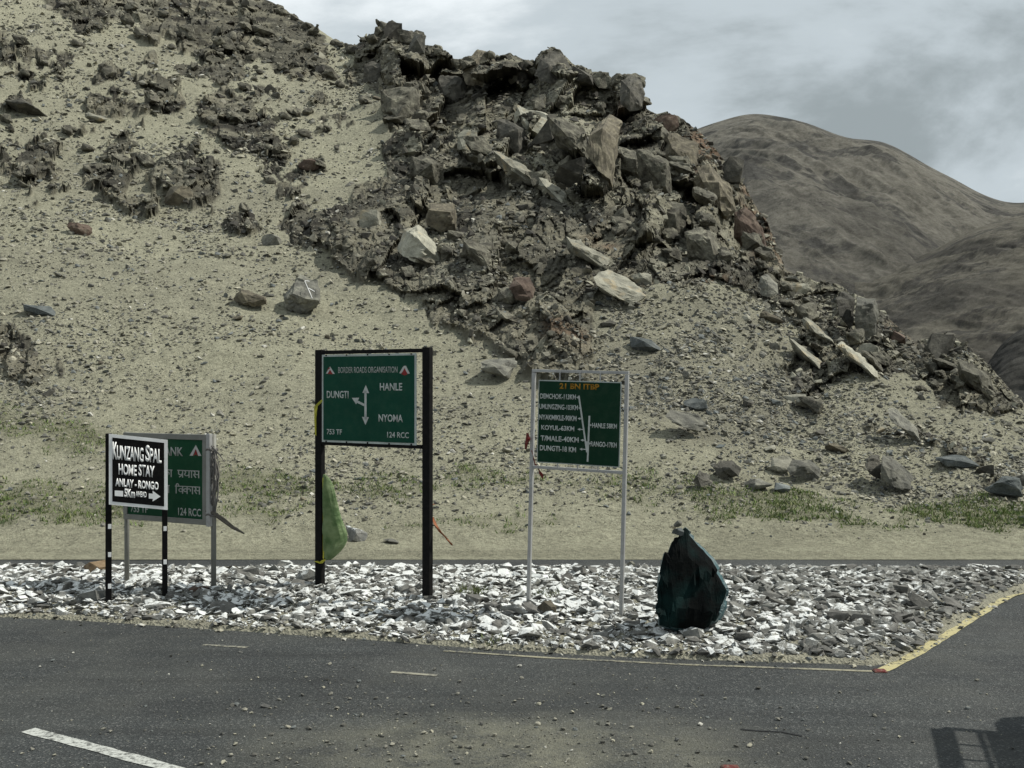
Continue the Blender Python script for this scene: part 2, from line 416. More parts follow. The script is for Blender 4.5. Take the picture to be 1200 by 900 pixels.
tag(new_obj('road', me, 'asphalt'), 'dark asphalt road junction dusted with sand and grit', 'road', kind='structure')

ISL = [W(-500, 712), W(-200, 716), W(0, 722), W(100, 727), W(200, 733), W(300, 740), W(400, 746), W(500, 754), W(600, 761), W(700, 767), W(800, 771), W(900, 774), W(980, 777), W(1020, 779), W(1045, 774), W(1095, 745), W(1200, 683)]
ISL = [(v.x, v.y) for v in ISL] + [(6.3, 13.0), (7.2, 13.45), (-13, 13.45)]
def isl_z(x, y):
    x = np.asarray(x, float); y = np.asarray(y, float)
    s = poly_sd(x, y, ISL)
    n = fbm(x, y, x * 0, 1.1, 4, 8)
    z = np.where(s > 0, .03 + .09 * sstep(0, 1.1, s), .03 + s * .8) + .035 * n * sstep(-.1, .5, s) + .012 * fbm(x, y, x * 0, .25, 3, 5)
    back = sstep(11.4, 13.3, y); return z - back * .045
xs = np.linspace(-13.3, 7.6, 420); ys = np.linspace(8.2, 13.9, 150)
X, Y = np.meshgrid(xs, ys); Z = isl_z(X, Y)
me = mesh_np('traffic_island', np.stack([X, Y, Z], -1).reshape(-1, 3), grid_faces(*X.shape), np.ones(419 * 149, bool))
tag(new_obj('traffic_island', me, 'sand'), 'low sandy traffic island under the whitewashed stones', 'traffic island', kind='structure')

def strip(name, pts, w, m, label, cat, up=.004, dens=.12):
    P = [Vector((q[0], q[1], 0)) for q in pts]; out = []
    for a, b in zip(P, P[1:]):
        k = max(1, int((b - a).length / dens)); out += [a.lerp(b, i / k) for i in range(k)]
    out.append(P[-1]); V = []
    for i, q in enumerate(out):
        d = (out[min(i + 1, len(out) - 1)] - out[max(0, i - 1)]).normalized(); nrm = Vector((-d.y, d.x, 0))
        for s in (-.5, .5):
            v = q + nrm * s * w * (1 + .12 * rnd.uniform(-1, 1)); V.append((v.x, v.y, float(road_z(v.y)) + up + (.006 if v.y > 11 else 0)))
    n = len(out); Fc = [(2 * i, 2 * i + 1, 2 * i + 3, 2 * i + 2) for i in range(n - 1)]
    return tag(new_obj(name, mesh_np(name, np.array(V), np.array(Fc)), m), label, cat, kind='structure')
strip('road_marking', [W(33, 856), W(205, 902), W(300, 930)], .10, 'line_white', 'worn white lane dash at the bottom left of the road', 'road marking')
strip('road_marking', [W(520, 763), W(640, 771), W(800, 779), W(1022, 787)], .045, 'line_edge', 'thin pale edge line along the near side of the island', 'road marking')
strip('road_marking', [W(1034, 786), W(1070, 768), W(1103, 748), W(1150, 718), W(1200, 688), W(1262, 655)], .10, 'line_yellow', 'broad yellow edge line along the right side of the island', 'road marking')
strip('road_marking', [W(238, 756), W(290, 759)], .05, 'line_faint', 'faint short scrape on the road below the homestay sign', 'road marking')
strip('road_marking', [W(458, 788), W(512, 792)], .05, 'line_faint', 'faint short scrape at the middle of the road', 'road marking')
# thin dark crack filled with tar
strip('road_crack', [W(868, 855), W(890, 857), W(915, 858), W(940, 863)], .022, mat('tar', (.006, .006, .006), .6), 'short dark crack in the asphalt right of the gravel', 'road crack')

# ---------------------------------------------------------------- the hill
SKY = [(-420, -330), (-200, -230), (0, -120), (100, -75), (200, -38), (300, -3), (318, 4), (335, 12), (352, 24), (372, 35), (395, 52), (415, 56), (428, 46), (441, 42), (450, 30), (460, 26), (470, 34), (482, 38), (492, 42), (500, 57), (518, 60), (530, 66), (548, 68), (560, 58), (572, 62), (582, 70), (598, 66), (612, 72), (625, 76), (634, 62), (648, 58), (662, 68), (672, 80), (690, 86), (705, 92), (720, 96), (732, 88), (745, 92), (753, 106), (758, 126), (770, 136), (782, 133), (800, 140), (815, 150), (832, 170), (850, 190), (865, 205), (880, 232), (900, 262), (912, 292), (920, 318), (935, 323), (955, 332), (980, 332), (1000, 343), (1020, 356), (1050, 383), (1072, 402), (1092, 396), (1110, 390), (1130, 404), (1160, 430), (1190, 464), (1215, 486), (1300, 540), (1400, 590), (1600, 640)]
SKB = [(-420, -330), (-200, -230), (0, -120), (150, -55), (300, 0), (400, 50), (470, 60), (600, 80), (700, 100), (780, 140), (850, 195), (910, 285), (940, 325), (1000, 345), (1070, 395), (1130, 415), (1190, 468), (1215, 488), (1300, 540), (1400, 590), (1600, 640)]
DRD = [(-420, 105), (0, 90), (300, 78), (460, 66), (600, 60), (760, 52), (860, 46), (920, 40), (1000, 35), (1100, 31), (1200, 27), (1300, 24), (1600, 20)]
FOOT = 16.6
PXC = np.concatenate([np.linspace(-420, -44, 60, endpoint=False), np.arange(-44, 1244, 1.45), np.linspace(1244, 1600, 60)])
NR, NB = 440, 30
NC = len(PXC)
sky_d = np.interp(PXC, *zip(*SKY)); sky_b = np.interp(PXC, *zip(*SKB)); Dr = np.interp(PXC, *zip(*DRD))
sky_b = np.convolve(np.pad(sky_b, 20, mode='edge'), np.ones(41) / 41, 'valid')
zb = HC + Dr * (450 - sky_b) / F; zdet = Dr * (sky_b - sky_d) / F
DD = np.zeros((NR + NB, NC)); ZZ = np.zeros((NR + NB, NC)); 
tt = np.linspace(0, 1, 1500) ** 1.5
for j in range(NC):
    D = 15.45 + (Dr[j] - 15.45) * tt
    s = np.clip((D - FOOT) / (Dr[j] - FOOT), 0, 1)
    z = -.245 + .12 * sstep(15.5, 18, D) + (zb[j] + .125) * (s ** 1.22) + zdet[j] * s ** 7
    py = 450 - F * (z - HC) / D
    py = np.minimum.accumulate(py)
    tgt = np.linspace(py[0], py[-1], NR)
    Dj = np.interp(-tgt, -py, D); DD[:NR, j] = Dj; ZZ[:NR, j] = np.interp(Dj, D, z)
    k = np.arange(1, NB + 1); bd = (k / NB) ** 1.4 * 40
    DD[NR:, j] = Dr[j] + bd; ZZ[NR:, j] = ZZ[NR - 1, j] - bd * .55 - zdet[j] * np.clip(bd / 2, 0, 1)
PX = np.broadcast_to(PXC[None], DD.shape).copy()
XX = (PX - 600) / F * DD
PY = 450 - F * (ZZ - HC) / DD
PYm = PY.copy(); PYm[NR:] = PY[NR - 1:NR]
wx = PX + 14 * fbm(PX, PY, PX * 0, 40, 3, 31) + 5 * fbm(PX, PY, PX * 0, 9, 2, 33); wy = PYm + 14 * fbm(PX, PY, PX * 0 + 9, 40, 3, 35) + 5 * fbm(PX, PY, PX * 0 + 5, 9, 2, 37)
CRAG = [(412, 58), (440, 20), (470, 0), (560, 40), (660, 40), (760, 80), (850, 160), (905, 240), (940, 320), (900, 352), (850, 340), (760, 345), (700, 350), (690, 440), (620, 432), (545, 398), (480, 352), (430, 330), (385, 300), (330, 285), (335, 248), (400, 240), (452, 205), (446, 130), (408, 108)]
OUTC = [(880, 318), (930, 315), (1020, 340), (1080, 385), (1115, 375), (1170, 425), (1215, 480), (1180, 496), (1120, 476), (1060, 450), (1000, 446), (962, 478), (930, 480), (918, 430), (925, 385), (900, 360)]
TOPL = [(40, -40), (150, -60), (300, -30), (345, 0), (400, 50), (392, 95), (340, 92), (270, 66), (205, 62), (150, 36), (60, 14)]
LEFT0 = [(-420, -330), (-50, -200), (-60, 20), (-420, 60)]
ELL = [(245, 82, 62, 22, 10), (120, 128, 50, 15, 0), (185, 105, 60, 17, 20), (282, 150, 48, 34, 30), (45, 192, 48, 20, 20), (132, 216, 46, 18, 25), (218, 208, 45, 24, 15), (280, 262, 24, 14, 0), (350, 262, 40, 20, 10), (12, 415, 60, 26, 35), (22, 125, 26, 14, 20), (60, 75, 50, 10, 20), (-90, 300, 60, 120, 20), (395, 150, 10, 8, 0), (1150, 545, 24, 8, 10), (1180, 575, 22, 12, 10), (1085, 520, 60, 9, 20), (655, 430, 50, 22, 25), (800, 440, 30, 8, 30)]
sdr = np.maximum.reduce([poly_sd(wx, wy, q) for q in (CRAG, OUTC, TOPL, LEFT0)] + [ell_sd(wx, wy, *q) for q in ELL])
TLZ = sstep(-30, 30, poly_sd(PX, PYm, [(-420, -400), (300, -60), (420, 60), (400, 200), (330, 290), (200, 260), (60, 250), (-420, 330)]))
sdr = np.maximum(sdr, TLZ * (44 * fbm(PX, PYm * 1.4, PX * 0, 34, 5, 57, .65) - 7) - (1 - TLZ) * 40)
inner = np.maximum.reduce([poly_sd(wx, wy, q) for q in (CRAG,)])
brk = fbm(PX, PYm, PX * 0, 22, 3, 51)
rock = sstep(-3, 5, sdr - 4 + 16 * brk)
rock[NR:] *= np.linspace(1, .0, NB)[:, None]
SCREE = [(545, 398), (700, 345), (860, 335), (925, 390), (935, 480), (880, 530), (760, 500), (640, 440)]
scree = sstep(-30, 20, np.maximum(poly_sd(wx, wy, SCREE), ell_sd(wx, wy, 560, 250, 90, 90)) + 18 * brk)
scree = np.maximum(scree, .45 * sstep(-60, 0, sdr))
P = np.stack([XX, DD, ZZ], -1)
def normals(P):
    a = np.gradient(P, axis=1); b = np.gradient(P, axis=0); n = np.cross(a, b); n /= np.linalg.norm(n, axis=-1, keepdims=True) + 1e-9
    return np.where(n[..., 2:3] < 0, -n, n)
Nn = normals(P)
# general relief of the scree slope
rel = .55 * fbm(XX, DD, ZZ, 9, 4, 61) * sstep(18, 30, DD) + .16 * fbm(XX, DD, ZZ, 2.2, 3, 65) * sstep(16.5, 22, DD) + .045 * fbm(XX, DD, ZZ, .5, 3, 69) + .02 * ridged(XX * .3, DD, ZZ * 0, .35, 2, 70) * (1 - sstep(16.5, 18.5, DD))
sc_ = np.clip(DD / 50, .45, 1.5)
rel = rel + scree * .10 * np.abs(fbm(XX, DD, ZZ, .7, 3, 73)) * sc_
idx = rock.ravel() > .004
Q = P.reshape(-1, 3)[idx].astype(np.float64)
# strata frame: long axis runs down to the right
ca, sa = math.cos(math.radians(-38)), math.sin(math.radians(-38))
Qx, Qz = PX.ravel()[idx] / 26.0, -PYm.ravel()[idx] / 26.0        # block size grows with distance
S = np.stack([(Qx * ca + Qz * -sa) * .75, Q[:, 1] * .05, (Qx * sa + Qz * ca) * 1.1], -1)
QQ = np.stack([Qx, Q[:, 1] * .06, Qz], -1)
S = S + np.stack([fbm(*QQ.T, 2.4, 3, 81), fbm(*QQ.T, 2.4, 3, 83), fbm(*QQ.T, 2.4, 3, 85)], -1) * .6
h0, c0, r0 = facet(S, 4.2, 301, 1.3, .3)
h1, c1, r1 = facet(S, 1.8, 311, 1.5, .28)
h2, c2, r2 = facet(S * [1.2, 1, .9], .62, 321, 1.2, .45)
h3, c3, r3 = facet(S * [1.2, 1, .9], .26, 331, 1.0)
TOPC = [(412, 58), (460, 0), (760, 60), (860, 160), (930, 320), (880, 335), (800, 300), (740, 275), (640, 225), (560, 185), (470, 165), (430, 135)]
rlf = .5 + .5 * np.maximum(sstep(-25, 20, poly_sd(wx, wy, TOPC).ravel()[idx]), sstep(10, -20, inner.ravel()[idx]))
rg = ridged(*QQ.T, 2.6, 6, 91, .6)
rv = rock.ravel()[idx]
inn_ = sstep(-10, 40, np.maximum(inner, poly_sd(wx, wy, OUTC)).ravel()[idx])
s50 = np.clip(Q[:, 1] / 52, .35, 1.7) * (.55 + .45 * inn_)
inn = sstep(0, 60, inner.ravel()[idx]); 
hr = s50 * (.75 * np.sqrt(rv) + (.4 + 1.1 * inn * rlf) * h0 + (.55 + .75 * inn) * rlf * h1 + (.30 + .22 * (1 - inn_)) * rlf * h2 + .15 * h3 + .16 * rg
            - .3 * np.exp(-c0 * 9) * inn - .18 * np.exp(-c1 * 12) - .07 * np.exp(-c2 * 10))
H = rel.ravel(); H[idx] += hr * rv
H = H.reshape(rel.shape)
nearsky = np.zeros(DD.shape); nearsky[:NR] = sstep(.95, 1.0, np.linspace(0, 1, NR))[:, None]; nearsky[NR:] = 1
H *= (1 - .45 * nearsky)
H *= np.clip((DD - 15.45) / .8, 0, 1)
out = -P / np.linalg.norm(P, axis=-1, keepdims=True); out[..., 2] += .18
dirv = Nn * (1 - rock[..., None]) + out * rock[..., None]; dirv /= np.linalg.norm(dirv, axis=-1, keepdims=True)
P = P + dirv * H[..., None]
# colours
def mixc(a, b, f): return a * (1 - f[..., None]) + np.array(b) * f[..., None]
n_a = fbm(XX, DD, ZZ, 5, 4, 101); n_b = fbm(XX, DD, ZZ, 1.2, 4, 103); n_c = fbm(XX, DD, ZZ, .35, 3, 107)
Cc = np.zeros(P.shape) + np.array(SANDY)
Cc = mixc(Cc, (.28, .27, .205), sstep(-.1, .5, n_a) * .5)
Cc = mixc(Cc, (.20, .19, .15), scree * (.50 + .3 * n_b))
rcol = np.zeros(P.shape) + np.array((.165, .157, .122))
cr_f = np.zeros(idx.shape); cr_f[idx] = (r1 * .55 + r2 * .3 + r0 * .15); cr_f = cr_f.reshape(DD.shape)
rcol = mixc(rcol, (.065, .061, .05), sstep(.5, .12, cr_f))
rcol = mixc(rcol, (.30, .29, .225), sstep(.6, .9, cr_f))
PALE = [(500, 285, 32, 18, 20), (628, 130, 20, 10, 30), (690, 150, 42, 22, 30), (640, 195, 30, 16, 40), (605, 200, 25, 10, 30), (700, 300, 42, 12, 25), (655, 225, 40, 10, 40), (745, 318, 22, 9, 20), (545, 160, 14, 16, 0), (990, 380, 50, 10, 38), (1015, 410, 45, 8, 45), (960, 410, 42, 9, 40), (1060, 430, 40, 9, 50), (1140, 440, 25, 26, 40), (780, 255, 18, 30, 10), (860, 280, 14, 24, 10), (480, 180, 20, 14, 0), (1000, 355, 24, 12, 20)]
RUST = [(705, 288, 26, 10, 25), (750, 322, 16, 8, 20), (820, 180, 30, 40, 40), (880, 250, 16, 60, -10), (905, 290, 10, 40, -20), (660, 392, 36, 18, 20), (614, 338, 14, 12, 0), (712, 140, 14, 26, 10), (1055, 392, 14, 8, 30), (840, 330, 20, 8, 10)]
pale = sstep(-4, 6, np.maximum.reduce([ell_sd(wx, wy, *q) for q in PALE]) + 9 * n_b)
rust = sstep(-6, 10, np.maximum.reduce([ell_sd(wx, wy, *q) for q in RUST]) + 7 * n_b)
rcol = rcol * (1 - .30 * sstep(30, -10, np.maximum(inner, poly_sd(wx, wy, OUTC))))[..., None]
rcol = mixc(rcol, (.185, .118, .075), rust * .75)
rcol = mixc(rcol, (.40, .385, .29), pale * (.62 + .3 * n_c))
sandy_in = sstep(-.05, .3, n_b + .3 * n_a) * .75 * (Nn[..., 2] > 0)
rcol = mixc(rcol, (.25, .235, .175), sandy_in)
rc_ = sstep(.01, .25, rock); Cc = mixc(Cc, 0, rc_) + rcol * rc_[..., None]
GREEN = [(60, 503, 95, 17, 8), (40, 592, 120, 20, 0), (95, 530, 50, 10, 10), (310, 572, 70, 16, 8), (330, 600, 40, 8, 0), (725, 572, 70, 7, 6), (870, 582, 80, 11, 6), (905, 602, 70, 7, 4), (1000, 612, 60, 7, 4), (1130, 604, 110, 10, 4), (450, 575, 50, 6, 0), (560, 610, 50, 5, 0), (540, 560, 30, 5, 0)]
gsd = np.maximum.reduce([ell_sd(wx, wy, *q) for q in GREEN])
green = sstep(-7, 8, gsd + 9 * n_b + 5 * n_c) * (rock < .3)
Cc = mixc(Cc, (.16, .165, .095), green * .55)
# wheel tracks on the flat sand behind the road
flat = 1 - sstep(16.6, 17.8, DD)
trk = ridged(XX * .12, DD * 1.6 + .4 * fbm(XX, DD, ZZ * 0, 6, 2, 121), XX * 0, .8, 2, 123)
Cc = Cc * (1 - .16 * flat * sstep(.1, .7, trk))[..., None]
Cc = np.clip(Cc, .02, .6)
sm = (rock < .25); fs = sm[:-1, :-1].ravel()
me = mesh_np('hillside', P.reshape(-1, 3), grid_faces(*DD.shape), fs)
set_col(me, 'Col', Cc.reshape(-1, 3))
Mk = np.zeros(P.shape); Mk[..., 0] = rc_; set_col(me, 'Mask', Mk.reshape(-1, 3))
tag(new_obj('hillside', me, 'hill_ground'), 'steep sandy scree slope with dark rock crags along its ridge', 'hillside', kind='structure')
# projected grid for finding spots on the slope
GX = 600 + F * P[:NR, :, 0] / P[:NR, :, 1]; GY = 450 - F * (P[:NR, :, 2] - HC) / P[:NR, :, 1]; GN = normals(P)[:NR]
def spot(px, py):
    j0 = np.searchsorted(PXC, px - 14); j1 = np.searchsorted(PXC, px + 14)
    d = np.hypot(GX[:, j0:j1] - px, GY[:, j0:j1] - py)
    ok = d < max(2.5, d.min() + .6)
    yy = np.where(ok, P[:NR, j0:j1, 1], 1e9); k = np.unravel_index(yy.argmin(), yy.shape)
    return Vector(P[k[0], j0 + k[1]]), Vector(GN[k[0], j0 + k[1]])

# ---------------------------------------------------------------- distant mountains
def mountain(name, sky_pts, D0, D1, zb0, seed, cols, label, amp, sc, dcell=1.0):
    pxs = np.arange(sky_pts[0][0], sky_pts[-1][0], 1.7); nr = 420
    sp_ = np.interp(pxs, *zip(*sky_pts)); sp_ = np.convolve(np.pad(sp_, 8, mode='edge'), np.ones(17) / 17, 'valid')
    s = np.concatenate([np.linspace(0, 1, nr), 1 + np.linspace(.02, .6, 25)])[:, None]
    D = D0 + (D1 - D0) * s + 0 * pxs[None]; zt = HC + D1 * (450 - sp_) / F
    z = zb0 + (zt[None] - zb0) * np.where(s <= 1, s ** 1.1, 1 - (s - 1) * .9)
    X = (pxs[None] - 600) / F * D
    r1_ = ridged((X + .6 * D * .5) * 1.3, D * .45, X * 0, sc, 5, seed, .55); r2_ = fbm(X, D, z, sc * .35, 5, seed + 7, .6)
    edge = 1 - .97 * sstep(.78, .97, s)
    r3_ = ridged(X, D * .3, z * .3, sc * .16, 4, seed + 50, .65)
    z = z + amp * ((r1_ - .1) * .8 + .22 * r2_ + .05 * r3_) * edge * np.clip(s * 4, 0, 1)
    Pm = np.stack([X, D, z], -1); me = mesh_np(name, Pm.reshape(-1, 3), grid_faces(*X.shape), np.ones((X.shape[0] - 1) * (X.shape[1] - 1), bool))
    f1 = sstep(-.25, .35, fbm(X, D, z, sc * .5, 5, seed + 20, .6) + .5 * (r1_ - .2)); f2 = sstep(.02, .25, fbm(X, D, z, sc * .22, 6, seed + 30, .8))
    C = mixc(np.zeros(Pm.shape) + np.array(cols[0]), cols[1], f1); C = mixc(C, cols[2], f2 * .8)
    set_col(me, 'Col', C.reshape(-1, 3)); o = new_obj(name, me, 'mountain_rock'); return tag(o, label, 'mountain', kind='structure')
m = mat('mountain_rock', rough=.95, spec=.1); t = NT(m); p = t.pos()
c = t.mix(1.0, t.n('ShaderNodeVertexColor', layer_name='Col').outputs['Color'], t.ramp(t.noise(p, .35, 9, .8), [(.3, .6), (.7, 1.35)]), 'MULTIPLY')
c = t.mix(1.0, c, t.ramp(t.noise(p, .07, 12, .82), [(.36, .62), (.62, 1.28)]), 'MULTIPLY')
t.col(c); t.bump(t.noise(p, .3, 12, .85), 4.0, 1.0)
mountain('mountain', [(560, 260), (740, 175), (800, 158), (820, 150), (845, 142), (865, 136), (885, 133), (915, 137), (945, 144), (965, 152), (985, 160), (1003, 164), (1025, 164), (1042, 169), (1060, 178), (1090, 196), (1120, 211), (1150, 228), (1180, 238), (1200, 238), (1240, 234), (1320, 250), (1500, 230), (1760, 260)], 260, 900, -8, 401, [(.112, .107, .094), (.195, .185, .156), (.07, .069, .065)], 'bare brown mountain with a rounded summit beyond the crag', 30, 170)
mountain('mountain', [(740, 420), (860, 372), (930, 350), (985, 338), (1040, 318), (1085, 298), (1125, 276), (1160, 262), (1200, 252), (1260, 246), (1400, 250), (1760, 300)], 170, 480, -8, 451, [(.11, .104, .09), (.185, .174, .142), (.07, .067, .062)], 'darker gravel spur in front of the brown mountain', 12, 80)
mountain('mountain', [(1060, 520), (1120, 478), (1150, 438), (1166, 412), (1182, 394), (1200, 384), (1240, 366), (1320, 350), (1760, 380)], 90, 210, -6, 471, [(.075, .075, .07), (.10, .098, .088), (.05, .05, .048)], 'dark rocky hill at the right edge behind the slope', 4, 26)

# ---------------------------------------------------------------- debris on the slope
def grid_pts(n, w, seed):
    r = np.random.RandomState(seed); out = []
    i = r.randint(0, NR - 2, n * 3); j = r.randint(30, NC - 30, n * 3)
    keep = r.rand(n * 3) < w[i, j]; i, j = i[keep][:n], j[keep][:n]
    a, b = r.rand(len(i), 1), r.rand(len(i), 1)
    Pp = (P[i, j] * (1 - a) + P[i + 1, j] * a) * (1 - b) + (P[i, j + 1] * (1 - a) + P[i + 1, j + 1] * a) * b
    return Pp, i, j, r
inview_ = ((PX > -40) & (PX < 1240)).astype(float)
clump = sstep(-.25, .45, fbm(XX, DD, ZZ, 1.6, 3, 141) + .4 * fbm(XX, DD, ZZ, 6, 2, 143))
w = (.22 + .75 * clump) * (.6 + .35 * scree) * sstep(16.6, 19, DD) * (1 - .55 * rock)
Pp, i, j, r = grid_pts(70000, np.clip(w, 0, 1)[:NR], 7)
px_s = np.clip(1.7 * (r.pareto(2.3, len(i)) + 1), 1.7, 7.5) * (1 + .2 * scree[i, j])
sz = px_s * Pp[:, 1] / F
Sv = np.stack([sz * r.uniform(.8, 1.5, len(i)), sz * r.uniform(.7, 1.2, len(i)), sz * r.uniform(.5, 1.0, len(i))], -1)
pal = np.array([(.10, .098, .085), (.16, .155, .13), (.24, .23, .185), (.30, .285, .22), (.13, .14, .135), (.42, .41, .36)])
Cs = pal[r.choice(6, len(i), p=[.24, .28, .22, .12, .11, .03])] * r.uniform(.8, 1.2, (len(i), 1))
o = scatter('scree', SMALL, Pp + np.array([0, 0, 1]) * sz[:, None] * .12, Sv, Cs, 'debris', .4, seed=3)
tag(o, 'small loose scree scattered over the sandy slope', 'scree', kind='stuff')

# angular rubble lodged between the ribs of the crags
Pr, ir, jr, r = grid_pts(15000, np.clip(rock[:NR] * 1.2 * (.35 + .65 * clump[:NR]), 0, 1) * inview_[:NR], 17)
pr_ = np.clip(2.6 * (r.pareto(2.0, len(ir)) + 1), 2.6, 13); sz = pr_ * Pr[:, 1] / F
Sv = np.stack([sz * r.uniform(.8, 1.5, len(ir)), sz * r.uniform(.8, 1.2, len(ir)), sz * r.uniform(.6, 1.3, len(ir))], -1)
Cs = np.array([(.05, .047, .04), (.085, .08, .065), (.13, .123, .097), (.20, .19, .15), (.30, .29, .225)])[r.choice(5, len(ir), p=[.25, .28, .24, .15, .08])]
o = scatter('rubble', SMALL, Pr, Sv, Cs, 'debris', .6, seed=18)
tag(o, 'angular rubble lodged between the ribs of the rock outcrops', 'rubble', kind='stuff')
HILLM = {}
def proto(kind, i, mname):
    k = (kind, i, mname)
    if k not in HILLM:
        me = rock_mesh('rock_%s' % kind, {'boulder': 500, 'slab': 600, 'block': 700, 'chip': 800}[kind] + i, *{'boulder': (18, .85, 2, .05, .35), 'slab': (14, .45, 2, .04, .6), 'block': (11, .9, 2, .035, .75), 'chip': (11, .7, 1, .03, .5)}[kind])
        me.materials.append(MATS[mname]); HILLM[k] = me
    return HILLM[k]
def rock(px, py, w, h, kind, mname, label, i=0, tilt=0.0, rz=None, sink=.42, name=None, z=None, group=None, cat=None):
    if z is None: p0, nn = spot(px, py)
    else: p0, nn = W(px, py, z), Vector((0, 0, 1))
    k = p0.y / F
    me = proto(kind, i, mname)
    o = new_obj(name or ('boulder' if kind != 'slab' else 'rock_slab'), me)
    fz = {'boulder': .85, 'slab': .5, 'block': .9, 'chip': .7}[kind]
    o.scale = (w * k * 1.25, max(w, h) * k * 1.05, h * k / fz * 1.3)
    o.rotation_euler = (0, tilt, 0 if rz is None else rz)
    o.location = p0 + Vector((0, .15 * h * k, h * k * (.5 - sink + .12)))
    return tag(o, label, cat or ('boulder' if kind != 'slab' else 'rock slab'), group, 'thing')
DK, GY_, BG, PL, BR, RD = 'rock_dark', 'rock_grey', 'rock_blue_grey', 'rock_pale', 'rock_brown', 'rock_red'
rock(50, 365, 38, 15, 'slab', BG, 'blue grey slab lying alone at the left of the slope', 0, .35)
rock(91, 272, 26, 17, 'boulder', RD, 'reddish brown boulder high on the left slope', 1, .3)
rock(815, 478, 26, 18, 'boulder', BG, 'rounded blue grey boulder just behind the grey wedge slab', 2)
rock(884, 568, 38, 13, 'slab', GY_, 'low grey slab between the grass patches', 3)
rock(912, 574, 24, 13, 'chip', BG, 'small blue grey stone below the light grey boulder', 1)
rock(982, 527, 28, 12, 'slab', BR, 'small flat stone up the slope from the light grey boulder', 5, .35)
rock(958, 508, 16, 9, 'chip', DK, 'small dark stone in the middle of the right slope', 0)
rock(1122, 543, 42, 18, 'slab', BG, 'flat blue grey slab right of the big split boulder', 0, .2)
rock(1154, 554, 22, 22, 'block', DK, 'dark pointed stone near the right edge', 6, .4)
rock(1176, 578, 38, 24, 'boulder', BG, 'cluster boulder with a hollow dark face at the right edge', 5)
rock(1196, 566, 22, 18, 'boulder', GY_, 'grey boulder cut by the right edge of the picture', 6)
rock(933, 340, 30, 16, 'boulder', PL, 'pale rounded boulder right of the upright grey block', 6, .1)
rock(928, 327, 16, 9, 'slab', GY_, 'thin slab balanced on the saddle of the ridge', 5)
rock(904, 374, 30, 16, 'slab', BR, 'brown slab below the upright grey block', 1, .1)
rock(940, 474, 36, 18, 'slab', PL, 'pale slab with dark end at the foot of the lower outcrop', 3, .6)
rock(1107, 415, 34, 32, 'block', DK, 'dark block on the ridge of the lower outcrop', 3, .1, None, .3)
rock(1020, 416, 22, 20, 'boulder', PL, 'round pale boulder below the tall squared block', 7)
rock(1052, 398, 24, 18, 'block', RD, 'reddish block right of the tall squared block', 4)
rock(432, 262, 26, 26, 'block', PL, 'pale upright stone at the left foot of the crag', 7)
rock(112, 140, 22, 12, 'slab', PL, 'pale flat stone high on the left slope', 1)
rock(30, 128, 44, 16, 'slab', DK, 'long dark slab by the left edge below the top rocks', 2, .5)
rock(316, 285, 22, 16, 'boulder', GY_, 'grey boulder below the two dark outcrop knobs', 7)
rock(362, 195, 22, 13, 'boulder', RD, 'lone dark red stone on sand beside the crag', 4)
rock(210, 236, 34, 24, 'block', BR, 'dark hollow block in the middle of the left outcrop', 5, .1)
rock(758, 408, 40, 18, 'slab', BG, 'dark blue grey slab in the scree above the distance board', 4, .45)
rock(711, 380, 18, 9, 'slab', DK, 'small dark slab in the scree under the large pale slab', 0, .1)
rock(749, 330, 26, 16, 'boulder', PL, 'rusty pale boulder behind the large pale slab', 1)
rock(681, 100, 32, 24, 'block', DK, 'dark block on the skyline right of the dome rock', 4, 0, None, .25)
rock(606, 92, 26, 26, 'block', DK, 'small pointed rock left of the dome shaped rock', 2, .2, None, .25)
rock(460, 44, 22, 22, 'block', DK, 'knob of rock on the highest point of the crag', 3, .2, None, .2)
rock(490, 60, 18, 24, 'block', GY_, 'grey spike right of the highest knob', 5, .3, None, .25)
rock(780, 155, 26, 26, 'boulder', RD, 'reddish rock on the skyline before the long drop', 6, .2, None, .25)
rock(858, 212, 24, 34, 'block', DK, 'dark fin of rock on the descending ridge', 7, .3, None, .25)
rock(635, 165, 26, 40, 'block', DK, 'dark notched block in the upper crag', 1, .35)
rock(668, 215, 34, 44, 'block', DK, 'dark buttress beside the pale rock face', 6, .4, .2, .3)
rock(415, 630, 28, 17, 'slab', 'stone_whitewashed', 'whitewashed slab lying on sand behind the net bag', 6, .35, z=-.12)
rock(410, 611, 9, 12, 'chip', GY_, 'small upright stone beside the whitewashed slab', 2, z=-.1)
rock(460, 634, 22, 6, 'slab', GY_, 'thin grey flat stone on the sand behind the green sign', 7, .1, z=-.15, sink=.62)
rock(372, 470, 12, 7, 'chip', GY_, 'small grey chip on the slope beside the green sign', 5)

